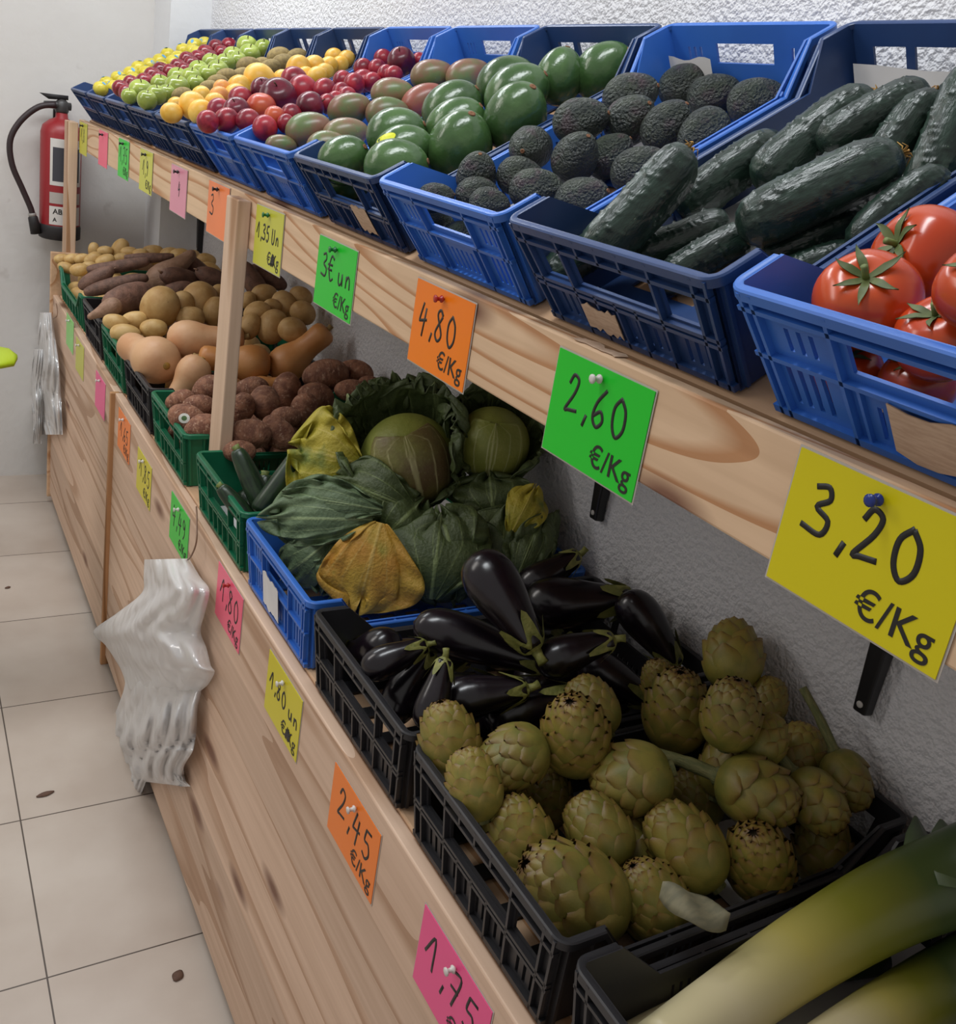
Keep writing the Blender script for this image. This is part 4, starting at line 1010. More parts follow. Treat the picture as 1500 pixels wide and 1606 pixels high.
k5 = cabbage(806, 838, 118, 90, 10, [cleaf(200, M_cdark, 20, 115, 1.0, flare=.2, seed=22), cleaf(330, M_cdark, 20, 120, 1.0, flare=.3, seed=23), cleaf(90, M_cdark, 20, 130, .8, flare=.3, seed=24)],
        'lower cabbage nearest the wall, beneath the lighter headed one', head=M_cdark, tol=.9)
pleaf(k5, M_cdark, (790, 925), (800, 800), 66, .95, seed=25)
pleaf(k5, M_cyel, (800, 842), (838, 766), 34, 1.0, seed=26, ruf=.03, label='yellowed outer leaf')
pleaf(k5, M_cdark, (806, 920), (846, 818), 40, 1.1, seed=27)
k4 = cabbage(694, 878, 138, 95, 5, [cleaf(180, M_cdark, 20, 120, 1.0, flare=.2, seed=32), cleaf(350, M_cdark, 20, 120, 1.0, flare=.2, seed=33), cleaf(90, M_cdark, 20, 130, 1.0, flare=.2, seed=34)],
        'dark lower cabbage whose broad leaf faces the aubergines', head=M_cdark, tol=.9)
pleaf(k4, M_cdark, (720, 900), (690, 800), 60, .8, seed=35)
pleaf(k4, M_cdark, (676, 940), (692, 815), 84, 1.0, seed=31, ruf=.03)
k3 = cabbage(548, 858, 140, 110, 5, [cleaf(180, M_cpale, 20, 125, 1.0, flare=.3, ruf=.07, seed=41), cleaf(100, M_cpale, 20, 120, 1, flare=.2, seed=45), cleaf(30, M_cdark, 20, 120, 1, flare=.2, seed=46), cleaf(270, M_cdark, 20, 110, 1, flare=.1, seed=47)],
        'lower cabbage at the aisle with a big yellow-orange leaf', head=M_cdark, tol=.9)
pleaf(k3, M_cdark, (560, 870), (592, 942), 58, .9, seed=48)
pleaf(k3, M_cpale, (520, 845), (446, 905), 46, .95, seed=43, ruf=.05)
pleaf(k3, M_cpale, (530, 870), (505, 928), 42, 1.0, seed=49, ruf=.05)
pleaf(k3, M_cpale, (585, 815), (418, 812), 50, 1.15, seed=42, ruf=.07)
pleaf(k3, M_cpale, (600, 800), (455, 775), 40, 1.15, seed=52, ruf=.07)
pleaf(k3, M_corn, (598, 820), (562, 952), 74, 1.35, seed=44, bulge=.22, ruf=.035, fan=.9, label='big yellow-orange drooping leaf')
k2 = cabbage(772, 695, 118, 80, 48, [cleaf(265, M_chead, 35, 168, .95, R0=1.03, flare=.0, ruf=.0, seed=51, label='pale wrapper leaf with fine veins'), cleaf(95, M_cdark, 25, 128, .9, flare=.55, ruf=.09, seed=52), cleaf(35, M_cdark, 25, 118, .9, flare=.5, ruf=.09, seed=53), cleaf(335, M_cdark, 20, 108, .9, flare=.4, ruf=.08, seed=54), cleaf(150, M_cdark, 25, 120, .9, flare=.4, ruf=.08, seed=56)],
        'lighter cabbage head at the back, close to the wall', tol=.93)
pleaf(k2, M_cdark, (775, 815), (768, 745), 72, 1.0, seed=57, ruf=.07)
k1 = cabbage(640, 722, 150, 100, 50, [cleaf(285, M_cwrap, 45, 168, 1.0, R0=1.04, flare=.0, ruf=.0, seed=61, label='brownish wrapper leaf with pale veins'), cleaf(182, M_cdark, 30, 120, .8, flare=.5, ruf=.08, seed=62), cleaf(140, M_cdark, 30, 128, .9, flare=.75, ruf=.10, seed=63), cleaf(98, M_cdark, 30, 128, 1.0, flare=.72, ruf=.10, seed=64), cleaf(60, M_cdark, 30, 130, .95, flare=.6, ruf=.10, seed=65), cleaf(8, M_cdark, 30, 128, .8, flare=.36, ruf=.10, seed=66, curl=.05),
        cleaf(235, M_cdark, 15, 98, .9, flare=.4, ruf=.06, seed=67), cleaf(325, M_cdark, 15, 95, .8, flare=.25, ruf=.06, seed=69)],
        'biggest cabbage on top, brownish front and yellow leaf at its left', tol=.93)
pleaf(k1, M_cyel, (565, 728), (462, 700), 80, .55, seed=71, ruf=.08, bulge=.35, label='yellowing outer leaf on the left')
pleaf(k1, M_cdark, (650, 800), (533, 752), 62, .98, seed=72, ruf=.04)
pleaf(k1, M_cdark, (600, 845), (662, 786), 66, 1.05, seed=73, ruf=.05)
fill('aubergine', 'eggplant', 2, 3, .036, 'aubergines buried at the bottom', 'aubergine lying buried at the bottom of the black crate', 'x', x0=.07, x1=.42)
A = 'aubergine'; B = 'long_aubergine'
heap([(A, 830, 1110, 74, 20, 0, 'aubergine in the dark behind the nearest artichokes', 1), (A, 756, 1090, 70, 10, 0, 'aubergine deep in the crate under the long one', 1), (A, 965, 1065, 66, -30, 0, 'aubergine deep in the crate near the wall', 1), (A, 640, 1075, 62, 60, 0, 'aubergine deep in the aisle corner', 1),
      (A, 584, 1020, 66, 190, -60, 'round aubergine end at the blue crate side'), (A, 862, 900, 54, 30, 0, 'aubergine farthest back with a curly calyx'), (A, 905, 945, 82, 2, 0, 'aubergine lying flat with its calyx towards the wall'), (B, 752, 1008, 74, -18, 0, 'longest aubergine, lying across the crate'), (A, 618, 1032, 54, 22, 0, 'thin aubergine at the aisle side, calyx to the right'),
      (A, 900, 1022, 64, 18, 0, 'brownish aubergine under the flat one'), (A, 1020, 985, 68, -55, 0, 'aubergine along the wall side of the crate'), (A, 790, 940, 88, -57, 5, 'fat shiny aubergine on top, calyx pointing down'), (A, 684, 1090, 56, 74, 5, 'aubergine standing by the artichokes, calyx up')],
     'eggplant', False, 'aubergines', 'aubergine', 2, sort=False, tol=.98)
A = 'artichoke'; B = 'loose_artichoke'; C = 'stemmed_artichoke'; D = 'long_stemmed_artichoke'
heap([(A, 858, 1250, 76, 100, 40, 'dark artichoke deep between the heads', 1), (A, 1091, 1253, 76, 120, 20, 'artichoke deep behind the stemmed one', 1), (A, 1292, 1337, 86, 90, 20, 'artichoke low at the wall end of its crate', 1), (A, 930, 1110, 74, 120, 0, 'artichoke behind the tallest-browned head', 1), (A, 990, 1330, 90, 100, 0, 'artichoke buried in mid crate', 1), (A, 800, 1290, 80, 100, 0, 'artichoke buried near the aisle', 1), (A, 1150, 1200, 90, 60, 0, 'artichoke buried below the back heads', 1), (A, 1250, 1190, 84, 60, 0, 'artichoke buried by the wall', 1),
      (A, 1150, 1030, 84, 85, -30, 'smooth artichoke standing highest against the wall'), (A, 1034, 1070, 52, 95, 20, 'small brown artichoke peeping behind the back one'), (A, 1204, 1100, 58, 70, 0, 'artichoke behind the two back heads, by the wall rim'), (A, 1200, 1162, 62, 60, -20, 'artichoke between the back heads and the stemmed ones'),
      (A, 1062, 1116, 98, 82, 32, 'upright artichoke at the back, brown at its tip'), (A, 1147, 1122, 88, 75, 25, 'upright artichoke second at the back, nearer the wall'), (D, 1328, 1222, 72, -72, 0, 'artichoke with a long stem standing against the wall'), (C, 1280, 1255, 84, -55, 5, 'artichoke with a short stem pointing up, tip down'), (C, 1186, 1242, 104, -22, 10, 'artichoke lying with its stem to the left'),
      (A, 706, 1165, 88, 104, 15, 'light green artichoke at the aisle corner, farthest one'), (A, 903, 1155, 102, 98, 45, 'big brown-tipped artichoke in the middle of the back'), (A, 806, 1188, 92, 210, 22, 'artichoke lying with its tip towards the aisle'), (A, 744, 1232, 80, 108, 12, 'light green artichoke second along the aisle rim'), (B, 994, 1222, 106, 195, 0, 'artichoke with broad plain bracts, mid heap'),
      (A, 819, 1315, 96, 118, 20, 'artichoke third along the aisle rim'), (A, 940, 1306, 94, 122, 5, 'smooth-sided artichoke in mid crate, tip up'), (A, 1077, 1330, 104, 128, 10, 'artichoke in front of the stemmed one, tip to the left'), (A, 1191, 1352, 102, 95, 55, 'round artichoke facing us with tight brown bracts'), (A, 1025, 1415, 104, 118, 35, 'artichoke under the loose grey leaf'), (A, 902, 1402, 136, 150, 30, 'biggest artichoke, at the near aisle corner')],
     'artichoke', False, 'artichokes', 'artichoke', 3, sort=False, tol=.98)
# ------------------------------------------------------------------ leeks
M_leek = mat('leek_skin', '#d9d2b4', '#cfc8a8', scale=3, rough=.35, stretch=(3, 3, .3), rnd=False,
             attr=('along', [(.18, '#cfc39a', 1), (.36, '#b9ae5c', 1), (.50, '#86882e', 1), (.70, '#46572a', 1), (1.0, '#31442c', 1)]))
M_lleaf = mat('leek_leaf', '#46583a', '#576846', scale=3, rough=.45, stretch=(4, 4, .4), rnd=False)
def lz(u, v, q): return onx(u, v, q[0]) if isinstance(q, tuple) else onz(u, v, q)   # a tuple fixes x, a number fixes z
def leek(px, ws, z, label, flat=.86, blades=()):
    P = []; R_ = []
    for (u, v), w_, zz in zip(px, ws, z):
        p = lz(u, v, zz); d = (p-EYE).dot(FWD); P.append(p); R_.append(w_/2/F*d)
    Q = smooth_path(P, 8); K = len(Q); rr = np.interp(np.linspace(0, len(P)-1, K), range(len(P)), R_)
    c = Vector(np.mean(P, 0)); r_ = empty('leek', c)
    mb = MB(); n_ = 20
    mb.tube([tuple(Vector(q)-c) for q in Q], list(rr), n_)
    al = [];
    for i in range(K): al += [i/(K-1)]*n_
    mb.at['along'] = al
    mb.build('shaft', M_leek, r_)
    rt = MB(); rn = random.Random(3); q0 = Vector(Q[0])-c; dv = (Vector(Q[0])-Vector(Q[1])).normalized()
    for i in range(9):
        e_ = q0+dv*.03+Vector((rn.uniform(-.02, .02), rn.uniform(-.02, .02), rn.uniform(-.01, .015))); rt.tube([q0, (q0+e_)/2+Vector((0, 0, .004)), e_], [.002, .0015, .001], 5)
    rt.build('roots', mat('leek_roots', '#b9a784', rough=.8), r_)
    for bl in blades:
        pts = [lz(u, v, zz) for u, v, zz, w_ in bl]; rows = []
        for k, (u, v, zz, w_) in enumerate(bl):
            p = Vector(pts[k])-c; t = Vector(pts[min(k+1, len(pts)-1)])-Vector(pts[max(k-1, 0)]); sd = t.cross(Vector(-FWD)).normalized()
            nrm = sd.cross(t).normalized()
            rows.append([tuple(p+sd*w_*q+nrm*(.35*w_*(1-abs(q)))) for q in (-1, -.5, 0, .5, 1)])
        m2 = MB(); m2.grid(rows); lf = m2.build('leaf', M_lleaf, r_); md = lf.modifiers.new('thickness', 'SOLIDIFY'); md.thickness = .002
    tag(r_, label, 'leek', 'leeks in the nearest black crate')
    return r_
zb = .8262+.0095
leek([(960, 1640), (1060, 1592), (1160, 1556), (1270, 1522), (1380, 1500)], [40, 46, 48, 50, 52], [zb+.018]*5, 'thin white leek lying lowest beside the crate side')
leek([(1260, 1680), (1370, 1608), (1470, 1548), (1600, 1480)], [96, 100, 104, 110], [zb+.036, zb+.036, zb+.04, (.95,)], 'green leek nearest us, cut by the lower right corner')
leek([(1030, 1655), (1140, 1578), (1265, 1492), (1385, 1422), (1490, 1378), (1570, 1345)], [100, 108, 118, 128, 136, 140], [zb+.05, zb+.052, (.755,), (.85,), (.915,), (.95,)], 'thick leek from white base to green top, on top of the others',
     blades=[[(1470, 1420, (.87,), .030), (1455, 1362, (.90,), .030), (1445, 1318, (.925,), .018), (1437, 1280, (.945,), .002)], [(1525, 1410, (.89,), .036), (1502, 1352, (.92,), .034), (1487, 1312, (.94,), .018), (1478, 1286, (.955,), .003)]])
# loose bract resting on the near artichokes and the rim
mb = MB(); rows = []
ctr = onz(1088, 1424, .948)
ax1 = onz(1140, 1452, .945)-onz(1034, 1400, .955); L1_ = np.linalg.norm(ax1); ax1 /= L1_; ax2 = np.cross([0, 0, 1.], ax1); ax2 /= np.linalg.norm(ax2)
for j in range(13):
    t = j/12; w_ = .024*math.sin(math.pi*(.03+.94*t))**.75
    rows.append([tuple(ctr+ax1*(t-.5)*L1_+ax2*q*w_+np.array([0, 0, 1])*(.010*(1-q*q)+.004*math.sin(7*t+q*2))) for q in np.linspace(-1, 1, 9)])
mb.grid(rows); lf = mb.build('artichoke_leaf', mat('dry_bract', '#6f6c56', '#807a60', scale=60, rough=.7, rnd=False, stretch=(1, 3, 1)))
md = lf.modifiers.new('thickness', 'SOLIDIFY'); md.thickness = .002
tag(lf, 'loose greyish artichoke leaf resting on the front artichokes', 'leaf')

# ------------------------------------------------------------------ stickers stuck to single fruits
from mathutils.bvhtree import BVHTree
def stick(o, u, v, ru, rv, M, label, name='fruit_sticker', ang=0, ring=None):
    me = o.data; mw = o.matrix_basis
    bv = BVHTree.FromPolygons([mw @ q.co for q in me.vertices], [tuple(p.vertices) for p in me.polygons])
    d = Vector(ray(u, v)).normalized(); hit, nrm, _, dist = bv.ray_cast(Vector(EYE), d)
    if hit is None: print('sticker missed', label); return
    if nrm.dot(d) > 0: nrm = -nrm
    dep = (hit-Vector(EYE)).dot(Vector(FWD)); a = (Vector(RIGHT)*math.cos(rad(ang))-Vector(DOWN)*math.sin(rad(ang))); b_ = (-Vector(DOWN)*math.cos(rad(ang))-Vector(RIGHT)*math.sin(rad(ang)))
    pts = []
    for q in (1, .5):
        for k in range(20):
            t = k/20*2*math.pi; p = Vector(EYE)+Vector(ray(u+0, v))*dep+(a*math.cos(t)*ru*q+b_*math.sin(t)*rv*q)/F*dep
            h2, n2, _, _ = bv.ray_cast(Vector(EYE), (p-Vector(EYE)).normalized()); h2 = h2 or p
            pts.append(h2-d*.0012)
    pts.append(hit-d*.0012)
    mb = MB(); inv = mw.inverted(); mb.v = [tuple(inv @ p) for p in pts]
    for k in range(20): mb.f += [(k, (k+1) % 20, 20+(k+1) % 20, 20+k), (20+k, 20+(k+1) % 20, 40)]; mb.mi += [0, 1 if ring else 0]
    s_ = mb.build(name, [M]+([ring] if ring else []), o, smooth=False)
    if label: s_['label'] = label
for it, o, t, s in gx:
    if 'yellow sticker' in o['label']: stick(o, 606, 217, 16, 7, mat('yellow_sticker', '#d4d820', rough=.4), 'yellow oval sticker', ang=25)
for it, o, t, s in tx:
    if 'shiny round sticker' in o['label']: stick(o, 289, 656, 9, 8, mat('silver_sticker', '#cfd0c8', rough=.25), 'round silver and green sticker', ring=mat('green_sticker', '#4a6a3c', rough=.35))

# ------------------------------------------------------------------ price cards
def text_mesh(name, body, size, offset, M, parent):
    cu = bpy.data.curves.new(name, 'FONT'); cu.body = body; cu.size = size; cu.offset = offset; cu.extrude = .0001
    t = bpy.data.objects.new(name, cu); COL.objects.link(t); bpy.context.view_layer.update()
    me = bpy.data.meshes.new_from_object(t.evaluated_get(bpy.context.evaluated_depsgraph_get())); bpy.data.objects.remove(t)
    me.materials.clear(); me.materials.append(M); return link(name, me, parent)
GL = {'0': [[(.3, 1), (.08, .7), (.1, .25), (.3, 0), (.52, .25), (.5, .7), (.28, .98)]], '1': [[(-.05, .3), (.34, 1), (.38, .0)]],
      '2': [[(.08, .74), (.22, 1), (.44, .9), (.36, .55), (.06, .05), (.2, .06), (.56, .12)]], '3': [[(.08, .92), (.36, 1), (.45, .78), (.2, .55), (.52, .38), (.42, .06), (-.06, .1)]],
      '4': [[(.24, 1), (.05, .42), (.12, .38), (.54, .48)], [(.44, .85), (.3, -.12)]], '5': [[(.16, .95), (.1, .56), (.36, .56), (.46, .25), (.26, 0), (.02, .1)], [(.15, .95), (.52, 1)]],
      '6': [[(.46, 1), (.16, .6), (.08, .2), (.28, 0), (.48, .2), (.36, .42), (.1, .25)]], '7': [[(.05, .93), (.5, 1), (.25, 0)], [(.1, .5), (.46, .54)]],
      '8': [[(.45, .85), (.25, 1), (.1, .8), (.45, .25), (.25, 0), (.05, .25), (.43, .83)]], '9': [[(.46, .8), (.25, 1), (.1, .75), (.3, .55), (.46, .8), (.42, .3), (.2, 0)]],
      ',': [[(.2, .16), (.1, -.16)]], 'u': [[(.02, .5), (.04, .12), (.18, 0), (.36, .15), (.4, .5)], [(.4, .5), (.45, 0)]], 'n': [[(.05, 0), (.07, .5)], [(.07, .3), (.26, .5), (.4, .35), (.44, 0)]],
      'U': [[(.05, .95), (.02, .2), (.2, 0), (.42, .2), (.46, .95)]], 'E': [[(.55, .9), (.25, 1), (.05, .5), (.25, 0), (.55, .1)], [(-.1, .62), (.42, .64)], [(-.1, .42), (.38, .42)]],
      '#': [[(0, .1), (.3, .9), (.2, 0), (.5, 1), (.45, .05), (.75, .95), (.7, .1), (.9, .8), (.1, .3), (.9, .5), (.05, .7), (.85, .2)]]}
M_ink = mat('black_marker', '#161413', rough=.5, rnd=False)
M_print = mat('black_print', '#1a1716', rough=.5, rnd=False)
CC = {'yellow': '#cfc20c', 'green': '#1fc22c', 'orange': '#ee7a10', 'pink': '#ea4f8a', 'lemon': '#c3c23a', 'rose': '#d88aa0', 'lime': '#86d06a', 'salmon': '#ee5f7c', 'peach': '#f08040'}
M_lam = mat('laminate_edge', '#b5aea6', rough=.25, rnd=False)
def card(u, v, x, color, text, label, pin='dark', prt='€/Kg', unit=None, roll=0.0, th=.40, tx0=.13, ty0=.42, group='cards', pins=(.5, .90), sw=.0022):
    W_, H_ = .148, .105
    p = onx(u, v, x); mw = Matrix(((0, 0, -1, p[0]), (-1, 0, 0, p[1]), (0, 1, 0, p[2]), (0, 0, 0, 1)))
    mb = MB(); mb.box((0, -H_, 0), (W_, 0, .0008))
    o = mb.build('price_card', mat('card_'+color, CC[color], rough=.32, rnd=False, spec=.4), smooth=False)
    o.matrix_world = mw @ Matrix.Rotation(rad(roll), 4, 'Z')
    l_ = MB(); l_.box((-.0018, -H_-.0018, -.0005), (W_+.0018, .0018, -.0001)); l_.build('laminate', M_lam, o, smooth=False)
    if text:
        s_ = MB(); hh = th*H_; cx = tx0*W_
        for ch in text:
            if ch == ' ': cx += .35*hh; continue
            for st_ in GL[ch]:
                pts = [(cx+a*hh*1.0, -H_+ty0*H_+b_*hh, .0011) for a, b_ in st_]
                s_.tube([tuple(q) for q in smooth_path(pts, 5)], sw, 6)
            cx += hh*(.38 if ch == ',' else .78)
        wv = s_.build('handwriting', M_ink, o)
        for q in wv.data.vertices: q.co.z = .0009+(q.co.z-.0011)*.15
    if prt:
        t = text_mesh('unit_print', prt, .031, .0002, M_print, o); t.location = (.52*W_, -.90*H_, .0011)
    if unit:
        s_ = MB()
        for st_ in GL['#']: s_.tube([tuple(q) for q in smooth_path([(.66*W_+a*.022, -.90*H_+b_*.02, .0016) for a, b_ in st_], 4)], .0016, 6)
        wv = s_.build('scribble', M_ink, o)
        for q in wv.data.vertices: q.co.z = .0014+(q.co.z-.0016)*.15
    pc = {'dark': '#2a2426', 'blue': '#1a2f78', 'white': '#cfcac4', 'red': '#a8201c', 'green': '#156b34'}[pin]
    pm = MB(); pm.lathe([(.0009, .0012), (.004, .0045), (.0052, .0045), (.0062, .0026), (.011, .0024), (.012, .0046), (.0135, .0046), (.0142, .002)], 14)
    po = pm.build('push_pin', mat('pin_'+pin, pc, rough=.3), o); po.location = (pins[0]*W_, -(1-pins[1])*H_, 0)
    tag(o, label, 'price card', group); return o
UPG = 'price cards on the upper front board'; LOG = 'price cards on the lower front panel'; XU = .5655; XL = .4862
card(1259, 701, XU, 'yellow', '3,20', 'big yellow price card reading 3,20 under the tomatoes', 'blue', th=.36, tx0=.13, ty0=.46, group=UPG, sw=.0026)
card(880, 545, XU, 'green', '2,60', 'bright green price card reading 2,60', 'white', th=.36, tx0=.16, ty0=.46, group=UPG)
card(657, 436, XU, 'orange', '4,80', 'orange price card reading 4,80', 'red', th=.36, tx0=.12, ty0=.40, group=UPG)
card(503, 368, XU, 'green', '3E un', 'green price card reading 3 € un', 'green', th=.34, tx0=.14, ty0=.44, group=UPG)
card(404, 320, XU, 'lemon', '1,35 Un', 'pale yellow price card reading 1,35 Un with scribbled-out unit', 'green', th=.26, tx0=.08, ty0=.46, unit=True, group=UPG, roll=1)
card(329, 282, XU, 'peach', '3', 'orange price card half behind the middle post', 'dark', th=.40, tx0=.14, ty0=.36, prt=None, group=UPG)
card(270, 257, XU, 'rose', '4', 'pale pink price card with a small figure 4', 'dark', th=.28, tx0=.5, ty0=.42, prt=None, group=UPG)
card(221, 232, XU, 'lemon', '1,9', 'pale yellow price card between the pale pink and green ones', 'dark', th=.36, tx0=.25, ty0=.40, group=UPG)
card(187, 216, XU, 'green', '1,75', 'small-looking green price card far along the upper board', 'dark', th=.40, tx0=.15, ty0=.40, group=UPG)
card(156, 203, XU, 'salmon', None, 'pink price card second from the far end of the upper board', 'dark', prt=None, group=UPG)
card(126, 190, XU, 'lemon', '1,8', 'yellow price card at the far end of the upper board', 'dark', th=.40, tx0=.2, ty0=.40, prt=None, group=UPG)
card(668, 1418, XL, 'pink', '1,75', 'pink price card reading 1,75, nearest on the front panel', 'white', th=.42, tx0=.12, ty0=.40, group=LOG, pins=(.52, .86))
card(527, 1195, XL, 'orange', '2,45', 'orange price card reading 2,45 below the aubergines', 'white', th=.40, tx0=.16, ty0=.42, group=LOG, pins=(.52, .86))
card(424, 1018, XL, 'yellow', '1,80 un', 'yellow price card reading 1,80 un with blacked-out unit', 'white', th=.27, tx0=.10, ty0=.46, unit=True, group=LOG, pins=(.5, .86))
card(344, 880, XL, 'salmon', '1,80', 'pink price card reading 1,80 beside the plastic bags', 'red', th=.40, tx0=.16, ty0=.42, group=LOG)
card(270, 770, XL, 'green', '4,49', 'green price card reading 4,49 above the plastic bags', 'white', th=.40, tx0=.13, ty0=.42, group=LOG)
card(217, 700, XL, 'yellow', '1,85', 'yellow price card reading 1,85 below the taro roots', 'white', th=.40, tx0=.2, ty0=.44, group=LOG)
card(187, 638, XL, 'orange', '1,65', 'orange price card just right of the panel joint', 'white', th=.36, tx0=.2, ty0=.38, group=LOG)
card(151, 580, XL, 'pink', None, 'plain pink price card just left of the panel joint', 'white', prt=None, group=LOG)
card(120, 527, XL, 'lemon', None, 'pale yellow price card near the far end of the front panel', 'white', prt=None, group=LOG)
card(105, 490, XL, 'lime', None, 'pale green price card farthest along the front panel', 'white', prt=None, group=LOG)

# ------------------------------------------------------------------ fire extinguisher on the far wall
ex = tag(empty('fire_extinguisher', (.536, WALLY-.078, .99)), 'red fire extinguisher with a black hose hung on the far wall', 'fire extinguisher')
M_red = mat('extinguisher_red', '#8e2026', rough=.4); M_rub = mat('black_rubber', '#211f21', rough=.6)
mb = MB(); mb.lathe([(.012, .05), (.02, .068), (.04, .0705), (.38, .0705), (.405, .064), (.425, .042), (.435, .022), (.455, .02), (.458, .01)], 36); mb.build('cylinder', M_red, ex)
mb = MB(); mb.lathe([(0, .066), (.004, .0725), (.045, .0735), (.052, .0715), (.055, .069)], 36); mb.build('base_cap', M_rub, ex)
mb = MB(); mb.lathe([(.452, .02), (.46, .024), (.49, .022), (.5, .012)], 18); mb.tube([(-.06, -.01, .475), (-.02, -.005, .478), (.03, 0, .478)], [.012, .014, .014], 10); va = mb.build('valve', mat('valve_metal', '#3a3838', rough=.4), ex)
mb = MB(); mb.hexa([(-.045, -.010, .495), (.02, -.010, .500), (.02, .010, .500), (-.045, .010, .495), (-.075, -.010, .512), (.02, -.010, .515), (.02, .010, .515), (-.075, .010, .512)]); mb.build('lever', M_rub, va)
hp = [ony(u, v, WALLY-.10) for u, v in ((88, 164), (60, 168), (32, 190), (16, 220), (19, 258), (35, 296), (48, 326), (51, 338))]
mb = MB(); mb.tube([tuple(Vector(q)-ex.location) for q in smooth_path(hp, 6)], .0105, 10); mb.build('hose', mat('hose_dark', '#2c1f22', rough=.5), ex)
a_, b_ = Vector(hp[-1])-ex.location, Vector(ony(57, 366, WALLY-.10))-ex.location
mb = MB(); mb.tube([a_, a_.lerp(b_, .1), b_], [.012, .017, .02], 12); mb.build('nozzle', M_rub, ex)
mb = MB(); mb.tube([a_-(b_-a_)*.14, a_+(b_-a_)*.05], .0135, 10); mb.build('hose_collar', mat('collar_steel', '#8f8a86', rough=.4), ex)
def cyl_patch(name, a0, a1, z0, z1, M, r_=.0712, par=ex):
    mb = MB(); mb.grid([[(r_*math.cos(rad(a0+(a1-a0)*i/16)), r_*math.sin(rad(a0+(a1-a0)*i/16)), z) for i in range(17)] for z in (z0, z1)]); return mb.build(name, M, par)
lbp = cyl_patch('label', 232, 330, .20, .365, mat('label_white', '#c9c6c2', rough=.5)); cyl_patch('pictogram', 240, 322, .215, .335, mat('label_dark', '#3a3a42', rough=.5), .0716, lbp)
cyl_patch('label', 232, 330, .135, .175, mat('label_grey', '#a9a29c', rough=.5)); lb2 = cyl_patch('label', 232, 330, .058, .125, mat('label_white', '#c9c6c2', rough=.5))
for body, z, sz in (('AB', .098, .026), ('A', .070, .02)):
    t = text_mesh('lettering', body, sz, .0006, M_print, lb2); a0 = rad(243)
    t.matrix_local = Matrix.Translation((.0722*math.cos(a0), .0722*math.sin(a0), z)) @ Matrix.Rotation(a0+math.pi/2+.18, 4, 'Z') @ Matrix.Rotation(math.pi/2, 4, 'X')
mb = MB(); mb.box((-.02, .062, .36), (.02, .077, .46)); mb.build('wall_hook', M_blk, ex, smooth=False)

# ------------------------------------------------------------------ plastic bags on wire hooks
Mb = bpy.data.materials.new('clear_bag'); Mb.use_nodes = True; N = Mb.node_tree.nodes; L = Mb.node_tree.links; N.remove(N['Principled BSDF'])
out = N['Material Output']; d = N.new('ShaderNodeBsdfDiffuse'); d.inputs[0].default_value = (.94, .93, .92, 1); tr = N.new('ShaderNodeBsdfTranslucent'); tr.inputs[0].default_value = (.8, .78, .76, 1)
tp_ = N.new('ShaderNodeBsdfTransparent'); gl = N.new('ShaderNodeBsdfGlossy'); gl.inputs[1].default_value = .22
m1 = N.new('ShaderNodeMixShader'); m1.inputs[0].default_value = .25; L.new(d.outputs[0], m1.inputs[1]); L.new(tr.outputs[0], m1.inputs[2])
m2 = N.new('ShaderNodeMixShader'); m2.inputs[0].default_value = .34; L.new(m1.outputs[0], m2.inputs[1]); L.new(tp_.outputs[0], m2.inputs[2])
tcb = N.new('ShaderNodeTexCoord'); vo = N.new('ShaderNodeTexVoronoi'); vo.inputs['Scale'].default_value = 26; vo.feature = 'SMOOTH_F1'; L.new(tcb.outputs['Object'], vo.inputs['Vector']); bpb = N.new('ShaderNodeBump'); bpb.inputs['Strength'].default_value = .5; bpb.inputs['Distance'].default_value = .02; L.new(vo.outputs['Distance'], bpb.inputs['Height'])
for q_ in (gl, d): L.new(bpb.outputs[0], q_.inputs['Normal'])
m3 = N.new('ShaderNodeMixShader'); m3.inputs[0].default_value = .16; L.new(m2.outputs[0], m3.inputs[1]); L.new(gl.outputs[0], m3.inputs[2]); L.new(m3.outputs[0], out.inputs[0])
def bag_mesh(rows_px, X0, bulge, seed, nc=22, sub=7, name='sheet', parent=None, thick=.012, wr=.006):
    rows_px = [np.array(r_, float) for r_ in rows_px]; R2 = smooth_path(rows_px, sub); nr = len(R2); fr = []; bk = []; rng = np.random.default_rng(seed); k1, k2, k3 = rng.uniform(8, 22, 3)
    for j, (ul, vl, ur, vr) in enumerate(R2):
        t = j/(nr-1); a = []; b_ = []
        for i in range(nc):
            q = i/(nc-1); u = ul+(ur-ul)*q; v = vl+(vr-vl)*q
            fold = wr*(math.sin(k1*q+4*t+seed)+.6*math.sin(k2*(q+.5*t)+2)+.5*math.sin(k3*(q-.7*t)))
            x_ = X0-bulge*math.sin(math.pi*q)**.8*(.35+.65*math.sin(math.pi*min(t*.9+.1, 1)))-abs(fold)
            a.append(onx(u, v, x_)); b_.append(onx(u, v, min(x_+thick*math.sin(math.pi*q)+.0008, X0+.0005)))
        fr.append(a); bk.append(b_)
    c = parent.location if parent else Vector((0, 0, 0)); mb = MB()
    A_ = np.array(fr)-np.array(c); B_ = np.array(bk)-np.array(c)
    ring = np.concatenate([A_, B_[:, ::-1]], 1); mb.grid(ring, True)
    return mb.build(name, Mb, parent)
bg = tag(empty('plastic_bags', onx(290, 880, .47)), 'bunch of clear plastic bags hanging on the front panel by the green 4,49 card', 'plastic bags')
def nb(rows): return [(130+.2678*a, 840+.2678*y, 130+.2678*b_, 840+.2678*(y+dy)) for y, a, b_, dy in rows]
